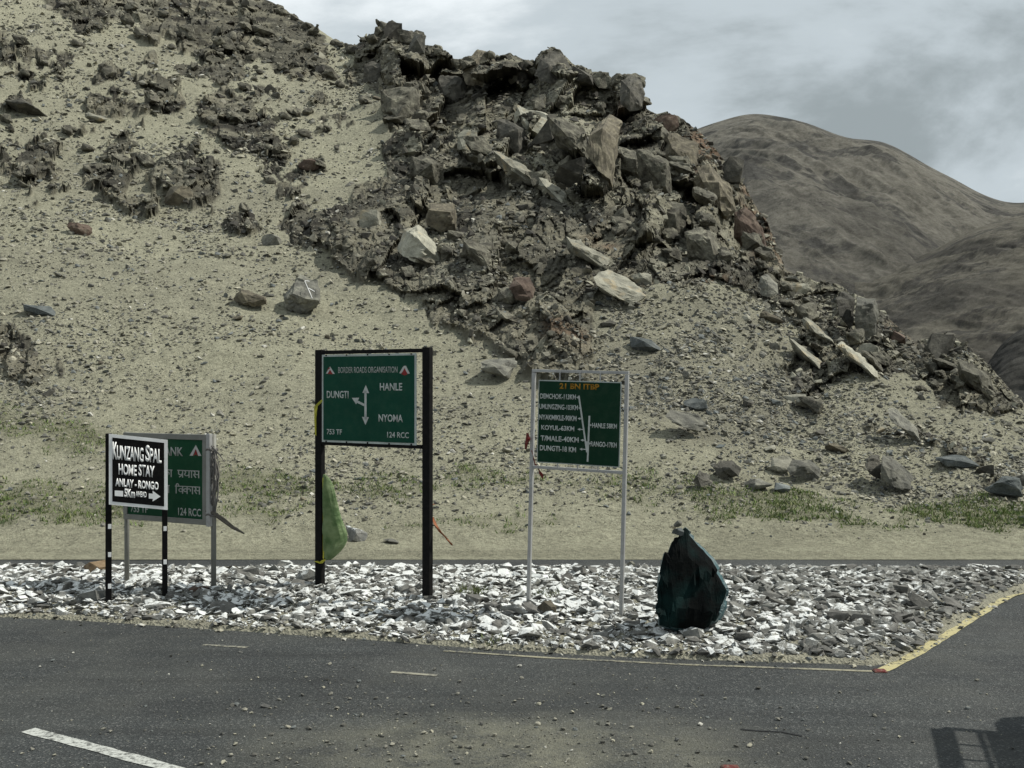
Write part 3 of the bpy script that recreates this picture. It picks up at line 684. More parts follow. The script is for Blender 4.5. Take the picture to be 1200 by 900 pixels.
def pxhull(px, py, pts, mname, label, name='boulder', amp=.04, seed=1, cuts=3):
    """boulder whose corners are read off the photograph; every corner: px, py, metres in front of (or behind) its resting spot"""
    p0, _ = spot(px, py); bm = bmesh.new()
    for (x, y, d) in pts:
        D = p0.y - d; bm.verts.new(((x - 600) / F * D, D, HC + (450 - y) / F * D))
    bmesh.ops.convex_hull(bm, input=bm.verts)
    for g in [v for v in bm.verts if not v.link_faces]: bm.verts.remove(g)
    for _ in range(cuts):
        bmesh.ops.subdivide_edges(bm, edges=bm.edges, cuts=1, use_grid_fill=True); bmesh.ops.triangulate(bm, faces=bm.faces)
    c0 = p0.copy(); co = np.array([v.co[:] for v in bm.verts]); k = p0.y / 30
    d1_ = fbm(*(co / k).T, .5, 4, seed, .6); hf, _, _ = facet(co / k + seed, .35, seed + 9, .6)
    bm.normal_update(); nn = [v.normal.copy() for v in bm.verts]
    for v, n_, a_, b_ in zip(bm.verts, nn, d1_, hf): v.co += n_ * float(amp * k * (1.6 * a_ + b_)); v.co -= c0
    me = bpy.data.meshes.new(name); bmesh.ops.recalc_face_normals(bm, faces=bm.faces); bm.to_mesh(me); bm.free()
    o = new_obj(name, me, mname); o.location = c0; return tag(o, label, name.replace('_', ' '), kind='thing')
painted_b = pxhull(352, 366, [(353, 323, -.35), (345, 330, -.1), (371, 329, -.3), (375, 348, -.1), (376, 356, -.1), (343, 344, .25), (372, 352, .22), (366, 362, .05), (352, 368, .0), (336, 360, .0), (331, 352, .0), (334, 345, -.1), (358, 350, .3), (360, 330, -.9), (370, 355, -.9), (340, 352, -.9)], GY_, 'angular boulder on the sand slope with a white painted mark', seed=3)
pxhull(295, 360, [(282, 340, -.1), (313, 348, -.15), (314, 358, .0), (296, 361, .1), (276, 353, .0), (274, 350, -.05), (283, 343, .1), (290, 356, .2), (312, 350, .12), (285, 340, -.7), (312, 348, -.7)], BR, 'flat topped brown boulder left of the one with white paint', seed=5)
pxhull(730, 356, [(699, 322, -.3), (712, 315, -.9), (735, 325, -.9), (752, 338, -.7), (755, 347, -.1), (742, 356, .15), (725, 350, .3), (699, 334, .3), (696, 326, .2), (738, 357, -.2), (705, 341, -.1)], PL, 'large pale slab with dark underside in the middle of the scree', 'rock_slab', seed=6)
pxhull(583, 444, [(563, 424, 0), (572, 421, -.5), (604, 419, -.6), (605, 428, -.1), (598, 444, .05), (590, 444, .15), (562, 432, .2), (580, 430, .3), (592, 441, .3)], GY_, 'split grey boulder above and between the two road signs', seed=7)
pxhull(803, 508, [(780, 488, .1), (785, 480, -.2), (800, 483, -.4), (818, 487, -.3), (827, 497, .0), (824, 506, .1), (800, 501, .3), (788, 495, .25), (815, 508, .1)], GY_, 'grey wedge slab right of the distance board top', 'rock_slab', seed=8)
pxhull(1045, 575, [(1034, 532, -.2), (1040, 534, -.6), (1062, 552, -.5), (1068, 568, -.2), (1066, 573, .0), (1048, 571, .25), (1032, 565, .2), (1034, 545, .2), (1049, 552, .12), (1058, 574, .1), (1050, 540, -.9), (1070, 560, -.6)], GY_, 'big split boulder with a bright right face and dark front', seed=9)
pxhull(1024, 566, [(1013, 545, .1), (1020, 535, 0), (1030, 534, -.2), (1033, 548, .1), (1032, 563, .12), (1020, 556, .2), (1016, 550, .2), (1025, 540, -.4)], DK, 'dark block leaning on the left of the big split boulder', seed=10)
pxhull(1056, 518, [(1040, 480, 0), (1046, 477, -.4), (1058, 488, -.4), (1072, 500, -.3), (1078, 518, -.1), (1070, 506, .1), (1058, 502, .25), (1044, 494, .2), (1062, 490, -.1)], GY_, 'thin leaning slab above the big split boulder', 'rock_slab', seed=11)
pxhull(943, 560, [(922, 549, .1), (930, 538, -.1), (950, 538, -.35), (962, 550, -.1), (960, 560, .08), (945, 561, .15), (928, 556, .2), (945, 547, .15)], GY_, 'large light grey boulder at the slope foot', seed=12)
pxhull(914, 552, [(900, 548, .05), (906, 537, -.1), (922, 532, -.3), (930, 540, -.2), (927, 551, .1), (912, 552, .15), (908, 546, .15)], PL, 'pale boulder left of a larger grey one at the slope foot', seed=13)
pxhull(852, 560, [(836, 548, .05), (842, 540, -.1), (858, 539, -.3), (868, 548, -.1), (866, 558, .1), (852, 561, .15), (840, 556, .12), (855, 549, .22)], DK, 'dark rounded boulder above the green patch', seed=14)
pxhull(823, 571, [(811, 564, .05), (820, 552, -.1), (832, 556, -.25), (835, 566, 0), (822, 571, .12), (817, 558, .12)], DK, 'small dark block left of the dark rounded boulder', seed=15)
pxhull(1012, 392, [(1004, 348, -.4), (1026, 350, -.6), (1031, 368, -.3), (1026, 376, .2), (1002, 378, .35), (1003, 356, .35), (1025, 392, .1), (1006, 398, .2), (1022, 356, .25)], GY_, 'tall squared block standing in the lower outcrop', seed=16)
pxhull(988, 390, [(980, 348, -.2), (990, 342, -.5), (1002, 350, -.2), (1001, 376, .1), (996, 385, .2), (984, 370, .3), (981, 352, .1)], DK, 'dark upright block left of the squared block', seed=17)
pxhull(520, 270, [(502, 245, .2), (505, 239, -.6), (530, 238, -.9), (536, 245, -.2), (534, 270, .1), (516, 272, .4), (500, 262, .5), (503, 246, .6), (528, 248, .6)], BR, 'dark brown cube of rock with flat top in the crag', seed=18)
pxhull(497, 308, [(466, 290, -.3), (474, 270, -.6), (490, 264, -.8), (508, 282, -.5), (522, 300, -.3), (520, 308, 0), (486, 306, .5), (470, 300, .4), (500, 290, .5), (484, 276, .35)], PL, 'smooth pale boulder face left of the dark brown cube', seed=19)
pxhull(712, 226, [(698, 158, -.4), (714, 134, -1.5), (728, 142, -1.5), (722, 165, -.2), (715, 210, .5), (700, 200, .7), (688, 178, .5), (690, 160, .4), (706, 150, .4), (718, 220, -.5)], BR, 'tall brown buttress in the middle of the crag', seed=20)
pxhull(612, 352, [(597, 338, .2), (602, 326, -.2), (620, 324, -.5), (628, 338, -.2), (622, 352, .2), (606, 350, .3), (610, 334, .35)], RD, 'reddish block with a pale edge low in the crag', seed=21)
pxhull(740, 126, [(726, 112, 0), (728, 94, -.4), (738, 88, -.8), (750, 92, -.6), (756, 110, -.4), (753, 128, 0), (738, 130, .3), (729, 122, .4), (738, 104, .4)], DK, 'rounded dark boulder perched on the skyline right end', seed=22)
pxhull(647, 94, [(626, 88, .1), (632, 68, -.3), (645, 58, -.8), (658, 62, -.8), (668, 76, -.5), (668, 94, .1), (645, 98, .5), (632, 94, .4), (644, 76, .3)], DK, 'dome shaped rock at the middle of the skyline', seed=23)
pxhull(564, 100, [(543, 88, .2), (548, 68, -.3), (560, 58, -.7), (572, 61, -.8), (586, 76, -.5), (586, 94, 0), (568, 103, .5), (548, 98, .5), (560, 74, .4)], BR, 'brown rounded rock with pale right side on the skyline', seed=24)
pxhull(899, 347, [(888, 341, .1), (892, 324, -.1), (900, 322, -.3), (912, 332, -.3), (912, 344, 0), (900, 347, .15), (890, 345, .15), (900, 334, .15)], GY_, 'upright grey block at the foot of the crag end', seed=25)

# jagged blocks broken out of the parent rock
m = rockmat('crag_rock', [(.05, .047, .038), (.115, .109, .085), (.23, .22, .168)], 3.2, bumpd=.09)
def crag_blocks(n, region, lo, hi, label, group, seed, up=.0):
    r_ = random.Random(seed); k = 0
    while k < n:
        x = r_.uniform(*region[0]); y = r_.uniform(*region[1])
        if region[2] is not None:
            if poly_sd(np.array([x]), np.array([y]), region[2])[0] < 0 or y < float(np.interp(x, *zip(*SKY))) + .7 * hi: continue
        else: jj = np.searchsorted(PXC, x); y = float(np.median(GY[-140:, jj - 5:jj + 6].min(0)))
        k += 1; w_ = lo + (hi - lo) * r_.random() ** 1.6; h_ = w_ * r_.uniform(.6, 1.25); sk = r_.uniform(.1, .8)
        if region[2] is None: y += h_ * r_.uniform(.12, .4)
        pts = []
        for _ in range(9):
            u, v = r_.uniform(-.5, .5), r_.uniform(-.5, .5)
            if abs(u) < .3 and abs(v) < .3: u, v = math.copysign(.5, u), math.copysign(.5, v) * r_.random()
            pts.append((x + u * w_ + v * sk * w_, y + v * h_, r_.uniform(-.5, .12) * w_ / 26))
        pts += [(x + r_.uniform(-.35, .3) * w_, y + r_.uniform(-.1, .3) * h_, .34 * w_ / 26), (x + r_.uniform(-.3, .3) * w_, y + r_.uniform(-.3, .1) * h_, .22 * w_ / 26), (x - .3 * w_, y + .3 * h_, -.9), (x + .4 * w_, y, -.9), (x, y - .3 * h_, -1.0)]
        o = pxhull(x, y + h_ * .3, pts, 'crag_rock', label, 'boulder', .05, seed * 50 + k, 3); o['group'] = group
for q_, (x, y, w_, h_, sk, mm, lab) in enumerate([
    (530, 108, 40, 44, .1, 'rock_dark', 'dark undercut block below the left end of the skyline'),
    (600, 165, 34, 52, .2, 'rock_dark', 'dark wedge above the pale diagonal band'),
    (632, 150, 62, 40, .5, 'rock_pale', 'broad sunlit slab in the upper crag'),
    (668, 160, 46, 34, .5, 'crag_rock', 'tilted slab right of the broad sunlit slab'),
    (690, 178, 26, 40, .1, 'rock_dark', 'dark block tucked against the tall brown buttress'),
    (547, 168, 24, 28, 0, 'rock_pale', 'small upright pale slab in the left crag'),
    (610, 203, 56, 26, .6, 'rock_pale', 'pale diagonal slab in the middle of the crag'),
    (650, 226, 44, 20, .6, 'rock_pale', 'lower end of the pale diagonal band'),
    (734, 192, 44, 46, .2, 'crag_rock', 'squared block right of the tall brown buttress'),
    (768, 205, 40, 60, .3, 'crag_rock', 'tall ribbed slab in the right part of the crag'),
    (800, 185, 40, 50, .5, 'rock_brown', 'brown slab under the descending skyline'),
    (838, 226, 44, 56, .6, 'rock_brown', 'long brown slab near the right end of the crag'),
    (878, 275, 36, 60, .5, 'rock_red', 'rust coloured slab at the very end of the crag'),
    (786, 262, 34, 60, .1, 'crag_rock', 'standing rib at the foot of the right crag'),
    (826, 292, 40, 48, .2, 'crag_rock', 'ribbed rock above the scree at the right crag foot'),
    (470, 120, 44, 40, .1, 'crag_rock', 'rounded mass below the highest knob'),
    (440, 88, 30, 40, .2, 'rock_dark', 'dark mass on the left flank of the highest knob'),
    (500, 200, 40, 34, .3, 'crag_rock', 'broken slab on the left side of the crag'),
    (560, 300, 40, 30, .5, 'crag_rock', 'low slab under the smooth pale boulder face'),
    (690, 300, 56, 22, .6, 'rock_pale', 'yellowish ledge above the large pale slab'),
    (965, 395, 52, 14, .75, 'rock_pale', 'upper pale ledge of the low outcrop'),
    (1010, 425, 56, 14, .8, 'rock_pale', 'long pale ledge in the middle of the low outcrop'),
    (955, 425, 50, 16, .8, 'rock_pale', 'lower left pale ledge of the low outcrop'),
    (1142, 446, 40, 40, .5, 'crag_rock', 'sloping slab near the right end of the low outcrop')]):
    r_ = random.Random(900 + q_); pts = []
    for u, v in ((-.5, -.35), (-.15, -.5), (.4, -.42), (.5, .1), (.42, .5), (-.2, .48), (-.5, .25)):
        u += r_.uniform(-.08, .08); v += r_.uniform(-.08, .08); pts.append((x + u * w_, y + v * h_ + u * sk * w_, r_.uniform(-.4, -.05) * w_ / 30))
    for u, v in ((-.28, -.12), (.18, -.22), (.24, .24), (-.2, .2)):
        u += r_.uniform(-.1, .1); v += r_.uniform(-.1, .1); pts.append((x + u * w_, y + v * h_ + u * sk * w_, r_.uniform(.15, .5) * w_ / 34))
    pts += [(x, y, -1.4)]
    pxhull(x, y + h_ * .15, pts, mm, lab, 'rock_slab', .045, 700 + q_, 3)
crag_blocks(44, ((418, 800), (0, 0), None), 9, 24, 'jagged block of rock on the skyline of the crag', 'jagged blocks along the crag skyline', 3)
crag_blocks(10, ((300, 412), (0, 0), None), 7, 16, 'small dark block on the skyline left of the crag', 'small blocks on the left skyline', 4)
crag_blocks(60, ((412, 920), (40, 330), TOPC), 9, 26, 'angular block in the broken face of the crag', 'angular blocks in the crag face', 5)
crag_blocks(26, ((880, 1190), (320, 480), OUTC), 9, 26, 'angular block in the low outcrop at the right end of the ridge', 'angular blocks in the low outcrop', 6)
crag_blocks(30, ((380, 800), (240, 430), CRAG), 9, 24, 'angular block in the rubble at the foot of the crag', 'angular blocks at the crag foot', 7)
crag_blocks(60, ((5, 400), (10, 280), [(0, 20), (60, 0), (300, 60), (400, 90), (400, 170), (330, 250), (200, 240), (60, 230), (0, 210)]), 6, 17, 'small dark rough rock jutting from the upper left slope', 'dark rocks jutting from the upper left slope', 9)
crag_blocks(22, ((50, 390), (5, 90), TOPL), 9, 26, 'dark block in the rocks at the upper left of the slope', 'dark blocks at the upper left', 8)

# painted mark on the boulder: strokes laid on its surface
def mark_on(o, strokes, wid, m):
    bpy.context.view_layer.update()
    Mw = o.matrix_basis; Mi = Mw.inverted(); bmk = bmesh.new()
    c = Vector((0, 0, HC))
    for a, b in strokes:
        prev = None; n = 8
        for k in range(n + 1):
            px = a[0] + (b[0] - a[0]) * k / n; py = a[1] + (b[1] - a[1]) * k / n
            nx, ny = -(b[1] - a[1]), b[0] - a[0]; L = math.hypot(nx, ny); nx, ny = nx / L * wid / 2, ny / L * wid / 2
            pr = []
            for s in (-1, 1):
                d = Vector(((px + nx * s - 600) / F, 1, (450 - py - ny * s) / F))
                lo = Mi @ c; ld = (Mi.to_3x3() @ d)
                hit, loc, nr_, _ = o.ray_cast(lo, ld.normalized())
                pr.append(bmk.verts.new(loc + nr_ * .012) if hit else None)
            if prev and all(prev) and all(pr): bmk.faces.new((prev[0], prev[1], pr[1], pr[0]))
            prev = pr
    return bm_obj('painted_mark', bmk, m, o)
mark_on(painted_b, [((357, 329), (366, 350)), ((357, 329), (363, 330)), ((361.5, 338), (369, 342))], 0.9, mat('white_paint', (.5, .5, .48), .8))

# medium stones, each one an object of its own
def med_group(n, w, lo, hi, mats, label, group, seed, cat='stone', kinds=('chip',)):
    Pp, i, j, r = grid_pts(n, np.clip(w, 0, 1)[:NR], seed)
    for q in range(len(i)):
        s = (lo + (hi - lo) * r.rand() ** 2.2) * Pp[q, 1] / F
        o = new_obj('stone', proto(kinds[r.randint(len(kinds))], r.randint(8), mats[r.randint(len(mats))]))
        o.scale = (s * r.uniform(.9, 1.4), s * r.uniform(.8, 1.2), s * r.uniform(.6, 1.1))
        o.rotation_euler = (r.normal(0, .25), r.normal(.15, .25), r.uniform(0, 6.28))
        o.location = Vector(Pp[q]) + Vector((0, 0, s * .18)); tag(o, label, cat, group)
inview = ((PX > 0) & (PX < 1200) & (PY > 0)).astype(float)
rk_edge = sstep(-40, 5, sdr)
med_group(110, inview * sstep(17, 20, DD) * clump * (PX < 560) * (rock_ := (1 - sstep(.2, .5, H * 0 + Mk[..., 0]))), 7, 15, [DK, GY_, BR], 'loose angular stone on the sandy slope left of the crag', 'loose stones on the left slope', 21)
med_group(150, inview * sstep(17, 20, DD) * scree * (PX >= 560) * rock_, 8, 18, [GY_, BG, DK, GY_, PL], 'loose angular stone in the scree right of and below the crag', 'loose stones in the right scree', 22)

# ---------------------------------------------------------------- stones of the traffic island
def isl_pts(n, seed, inset=.12):
    r = np.random.RandomState(seed); X = r.uniform(-7.2, 7.0, n * 4); Y = r.uniform(8.4, 13.3, n * 4)
    s = poly_sd(X, Y, ISL); edge = fbm(X, Y, X * 0, .5, 3, 77) * .12
    k = (s > inset + edge) & (np.abs(X) < Y * .56 + .4); X, Y = X[k][:n], Y[k][:n]
    return np.stack([X, Y, isl_z(X, Y)], -1), r, s[k][:n]
Pp, r, s_ = isl_pts(30000, 31, .04)
sz = np.clip(.025 * (r.pareto(2.0, len(Pp)) + 1), .025, .13)
sz = np.where(s_ < .3, sz * .8, sz)
Sv = np.stack([sz * r.uniform(1.0, 1.9, len(sz)), sz * r.uniform(.8, 1.3, len(sz)), sz * r.uniform(.5, 1.25, len(sz))], -1)
o = scatter('rubble', FLAT + SMALL, Pp + np.array([0, 0, 1]) * sz[:, None] * .12, Sv, np.ones((len(sz), 3)), 'stone_whitewashed', .3, seed=9)
tag(o, 'whitewashed broken stone rubble covering the island', 'rubble', kind='stuff')
Pp, r, s_ = isl_pts(4200, 35, .02)
sz = np.clip(.035 * (r.pareto(2.0, len(Pp)) + 1), .035, .13)
o = scatter('rubble', FLAT, Pp + np.array([0, 0, 1]) * sz[:, None] * .15, np.stack([sz * 1.4, sz, sz * .9], -1), np.ones((len(sz), 3)), 'stone_sparse_paint', .3, seed=10)
tag(o, 'dark unpainted stone chips among the white rubble', 'rubble', kind='stuff')

ISLM = {}
def isl_proto(i, mname, flat):
    k = (i, mname, flat)
    if k not in ISLM:
        me = rock_mesh('island_stone', 900 + i * 7, 12, .5 if flat else .8, 1, .03, .55); me.materials.append(MATS[mname]); ISLM[k] = me
    return ISLM[k]
Pp, r, s_ = isl_pts(265, 33, .16)
for q in range(len(Pp)):
    right = Pp[q, 0] > 2.0
    s = .09 + .14 * r.rand() ** 1.8
    dark = r.rand() < (.55 if right else .32)
    o = new_obj('stone', isl_proto(r.randint(7), 'stone_sparse_paint' if dark else 'stone_whitewashed', r.rand() < .7))
    o.scale = (s * r.uniform(1, 1.8), s * r.uniform(.8, 1.2), s * r.uniform(.6, 1.15))
    o.rotation_euler = (r.normal(0, .16), r.normal(0, .16), r.uniform(0, 6.28)); o.location = Vector(Pp[q]) + Vector((0, 0, s * .12))
    if dark: tag(o, 'bare dark stone lying among the white rubble of the island', 'stone', 'bare stones of the traffic island')
    else: tag(o, 'flat stone splashed with whitewash in the rubble of the island', 'stone', 'whitewashed stones of the traffic island')
WW, SP = 'stone_whitewashed', 'stone_sparse_paint'
def irock(px, py, w, h, m, label, i=0, tilt=0, rz=0, flat=False):
    z = .14
    for _ in range(4):
        q = W(px, py, z); z = float(isl_z(q.x, q.y))
    k = q.y / F; o = new_obj('stone', isl_proto(i, m, flat))
    o.scale = (w * k * 1.2, w * k * .85, h * k * (2.4 if flat else 1.65)); o.rotation_euler = (.1, tilt, rz); o.location = q + Vector((0, 0.1, h * k * .38))
    return tag(o, label, 'stone')
MATS_b = rockmat('rock_orange', [(.10, .07, .042), (.17, .12, .07), (.22, .17, .11)], 8)
irock(108, 672, 36, 15, 'rock_orange', 'orange brown rock behind the homestay sign post', 1)
irock(92, 727, 30, 17, 'stone_sparse_paint', 'grey boulder at the road edge below the homestay sign', 2)
irock(108, 711, 40, 24, WW, 'bulky white splashed rock left of the homestay sign post', 3)
irock(196, 724, 26, 18, SP, 'two toned grey stone at the road edge below the homestay sign right post', 4)
irock(258, 720, 28, 17, SP, 'dark split rock at the near edge below the green bank sign', 5, .3)
irock(147, 731, 26, 10, WW, 'low flat stone at the road edge with white top', 0, 0, 0, True)
irock(222, 733, 26, 12, SP, 'dark grey stone at the road edge right of the two toned stone', 6)
irock(290, 738, 30, 11, WW, 'long white topped stone on the near edge left of the large green sign', 1, 0, .2, True)
irock(322, 732, 18, 12, WW, 'bright white stone on the near edge left of the large green sign', 2)
irock(355, 737, 26, 9, WW, 'flat white stone at the near edge below the net bag', 3, 0, 0, True)
irock(292, 678, 22, 14, SP, 'dark pointed rock behind the green bank sign right post', 4)
irock(268, 671, 18, 10, 'rock_brown', 'brown rock on the far rim of the island', 0)
irock(230, 695, 22, 10, 'rock_red', 'reddish flat rock between the posts of the bank sign', 5, 0, 0, True)
irock(449, 743, 30, 12, SP, 'dark stone on the near edge below the large green sign', 6)
irock(486, 757, 38, 12, WW, 'light grey slab at the road edge below the large green sign right post', 2, 0, .1, True)
irock(512, 748, 40, 18, SP, 'black sided slab with white top below the large green sign right post', 5, .1)
irock(568, 755, 28, 16, SP, 'grey wedge stone leaning on the near edge', 3, .4)
irock(608, 762, 42, 16, WW, 'large grey stone with white cap on the near edge below the distance board', 4)
irock(640, 722, 24, 18, 'rock_brown', 'brown stone at the foot of the distance board', 1)
irock(623, 724, 26, 16, SP, 'grey stone against the distance board left post', 6)
irock(582, 718, 30, 6, SP, 'dark flat stone left of the distance board', 0, 0, 0, True)
irock(680, 762, 26, 18, WW, 'white splashed boulder on the near edge between board and black rock', 5)
irock(720, 765, 24, 12, WW, 'white block on the near edge left of the black rock', 6)
irock(829, 766, 42, 25, 'rock_brown', 'brown cracked boulder at the road edge in front of the black rock', 3, .1)
irock(871, 769, 22, 11, SP, 'dark stone at the road edge right of the brown boulder', 2)
irock(829, 740, 30, 12, SP, 'grey stone against the foot of the black rock', 1)
irock(905, 748, 18, 15, SP, 'dark upright stone right of the black rock', 4)
irock(950, 763, 60, 14, SP, 'long tilted grey slab near the tip of the island', 6, .2, 0, True)
irock(985, 730, 26, 18, SP, 'dark wedge stone in the right part of the island', 5, .3)
irock(1014, 735, 24, 20, SP, 'dark leaning stone near the island tip', 0, .5)
irock(1082, 715, 34, 15, SP, 'leaning dark slab near the yellow line', 2, .5)
irock(1062, 700, 24, 15, SP, 'tilted dark stone behind the leaning slab', 3, .4)
irock(1125, 715, 40, 10, SP, 'long grey slab by the middle of the yellow line', 6, .35, 0, True)
irock(1150, 692, 26, 10, SP, 'small grey slab by the far part of the yellow line', 4, .3, 0, True)
irock(740, 666, 10, 8, 'rock_pale', 'small pale cream stone on the far rim right of the distance board', 1)

# ---------------------------------------------------------------- grit on the road
r = np.random.RandomState(77); n = 2600
X = np.concatenate([r.normal(-.2, 1.3, 1700), r.uniform(-5, 5, 900)]); Y = np.concatenate([r.normal(6.9, .75, 1700), r.uniform(5.6, 11.2, 900)])
k = (poly_sd(X, Y, ISL) < -.1) & (Y > 5.2); X, Y = X[k], Y[k]
sz = np.clip(.0075 * (r.pareto(2.1, len(X)) + 1), .0075, .036)
Cs = pal[r.choice(6, len(X), p=[.3, .28, .2, .1, .08, .04])]
o = scatter('gravel', SMALL, np.stack([X, Y, sz * .25], -1), np.stack([sz * 1.3, sz, sz * .8], -1), Cs, 'debris', .2, seed=12)
tag(o, 'fine gravel and grit scattered on the asphalt', 'gravel', kind='stuff')
# sandy shoulder chips around the island
X = r.uniform(-7, 5.5, 9000); Y = r.uniform(8, 12.4, 9000); s = poly_sd(X, Y, ISL); k = (s > -.12) & (s < .32); X, Y = X[k], Y[k]
sz = np.clip(.016 * (r.pareto(2.2, len(X)) + 1), .016, .06)
o = scatter('gravel', SMALL, np.stack([X, Y, np.maximum(isl_z(X, Y), 0) + sz * .2], -1), np.stack([sz * 1.3, sz, sz * .8], -1), pal[r.choice(6, len(X))], 'debris', .2, seed=13)
tag(o, 'gravel along the sandy edge of the island', 'gravel', kind='stuff')
MATS_s = rockmat('pebble_grey', [(.07, .07, .065), (.14, .14, .13)], 30, bumpd=.004)
for (px, py, w, lab) in [(311, 829, 13, 'flat grey chip alone on the asphalt at the left'), (795, 868, 11, 'largest pebble in the gravel patch on the road'), (420, 879, 11, 'dark pebble at the near edge of the road'), (282, 765, 6, 'tiny pale pebble on the road below the bank sign'), (445, 827, 6, 'small dark pebble left of the dust patch')]:
    q = W(px, py); k = q.y / F; o = new_obj('pebble', proto('chip', int(w) % 7, 'pebble_grey')); o.scale = (w * k, w * k * .8, w * k * .6); o.location = q + Vector((0, 0, w * k * .15)); tag(o, lab, 'pebble')

# red road reflectors
def stud(px, py, w, rz, label):
    q = W(px, py); k = q.y / F; e_ = empty('road_stud', q + Vector((0, 0, .004)), rz); tag(e_, label, 'road stud')
    L = w * k; bmx = bmesh.new(); bmesh.ops.create_cube(bmx, size=1)
    for v in bmx.verts:
        v.co = Vector((v.co.x * L * (.74 if v.co.z > 0 else 1), v.co.y * .09 * (.45 if v.co.z > 0 else 1), (v.co.z + .5) * .014))
    bmesh.ops.bevel(bmx, geom=bmx.edges[:], offset=.003, segments=2, affect='EDGES'); bm_obj('base', bmx, painted('stud_red', (.11, .03, .027), .7, .8, 40), e_)
    b2 = bmesh.new(); add_box(b2, (0, -.034, .008), (L * .6, .006, .007), .001, Matrix.Rotation(math.radians(-35), 4, 'X')); bm_obj('lens', b2, mat('lens_red', (.22, .05, .045), .35, 0, .3), e_)
stud(1031, 787, 16, 0, 'flat red road stud at the tip of the island')
stud(856, 901, 22, 0, 'red road stud at the bottom edge of the picture')

# ---------------------------------------------------------------- grass
w = np.clip(green, 0, 1)[:NR] * (.15 + .85 * sstep(-.1, .35, n_c * .7 + n_b)[:NR]) * ((PX > -60) & (PX < 1260))[:NR]
Pp, i, j, r = grid_pts(14000, w * 6, 41)
V, Fq, Cg = [], [], []
nb = 6
base = np.repeat(Pp, nb, 0) + np.stack([r.normal(0, .05, len(Pp) * nb), r.normal(0, .05, len(Pp) * nb), np.zeros(len(Pp) * nb)], -1)
a = r.uniform(0, 6.28, len(base)); hgt = r.uniform(.025, .07, len(base)) * np.repeat(.55 + r.rand(len(Pp)), nb); wd = r.uniform(.006, .014, len(base)); ln = r.uniform(.2, 1.1, len(base)) * hgt; b2_ = r.uniform(0, 6.28, len(base))
sd_ = np.stack([np.cos(a) * wd, np.sin(a) * wd, 0 * a], -1); tip = base + np.stack([np.cos(b2_) * ln, np.sin(b2_) * ln, hgt], -1)
V = np.stack([base - sd_, base + sd_, tip], 1).reshape(-1, 3); Fq = np.arange(len(V)).reshape(-1, 3)
gc = np.array([(.09, .14, .035), (.13, .18, .05), (.18, .20, .08), (.06, .09, .03)])[r.choice(4, len(base))] * r.uniform(.8, 1.2, (len(base), 1))
me = mesh_np('grass', V, Fq); set_col(me, 'Col', np.repeat(gc, 3, 0))
m = mat('grass', rough=.7, spec=.2); t = NT(m); t.col(t.n('ShaderNodeVertexColor', layer_name='Col').outputs['Color'])
tag(new_obj('grass', me, 'grass'), 'thin green grass in patches at the foot of the slope', 'grass', kind='stuff')
# sparse tufts among the rubble
Pp = np.array([[(px - 600) / F * W(px, py, .15).y, W(px, py, .15).y, 0] for px, py in [(548, 693), (555, 697), (560, 692), (540, 694), (640, 697), (575, 738)]]); Pp = np.repeat(Pp, 40, 0) + r.normal(0, .07, (240, 3)); Pp[:, 2] = isl_z(Pp[:, 0], Pp[:, 1]) + .02
base = Pp; a = r.uniform(0, 6.28, 240); b2_ = r.uniform(0, 6.28, 240)
V = np.stack([base - np.stack([np.cos(a), np.sin(a), 0 * a], -1) * .006, base + np.stack([np.cos(a), np.sin(a), 0 * a], -1) * .006, base + np.stack([np.cos(b2_) * .04, np.sin(b2_) * .04, r.uniform(.03, .08, 240)], -1)], 1).reshape(-1, 3)
me = mesh_np('grass', V, np.arange(len(V)).reshape(-1, 3)); set_col(me, 'Col', np.tile([(.10, .12, .045)], (len(V), 1)))
tag(new_obj('grass', me, 'grass'), 'few grass blades between the white stones', 'grass', kind='stuff')

# ---------------------------------------------------------------- signs
painted('black_paint', (.004, .004, .004), .7, .08, 20, (.08, .07, .06))
painted('green_board', (.003, .046, .027), .6, .10, 12, (.10, .12, .08))
painted('dark_green_board', (.003, .026, .012), .6, .12, 12, (.08, .10, .07))
painted('bank_green', (.004, .046, .019), .6, .10, 12, (.10, .12, .08))
painted('sign_black', (.004, .004, .004), .7, .05, 30)
painted('sign_white', (.80, .80, .78), .55, .06, 30)
painted('letter_grey', (.42, .44, .42), .6, .35, 60, (.12, .16, .13))
painted('letter_dull', (.34, .35, .33), .6, .45, 60, (.10, .13, .1))
painted('border_grey', (.38, .42, .40), .55, .4, 25)
painted('galvanised', (.36, .36, .35), .5, .4, 25, (.16, .14, .12), .35)
painted('frame_grey', (.20, .20, .18), .6, .4, 25, (.09, .08, .065), .2)
painted('letter_orange', (.30, .15, .015), .6, .3, 60, (.12, .10, .04))
painted('emblem_white', (.42, .42, .40), .6, .3, 60)
painted('emblem_red', (.20, .02, .02), .6, .2, 60)

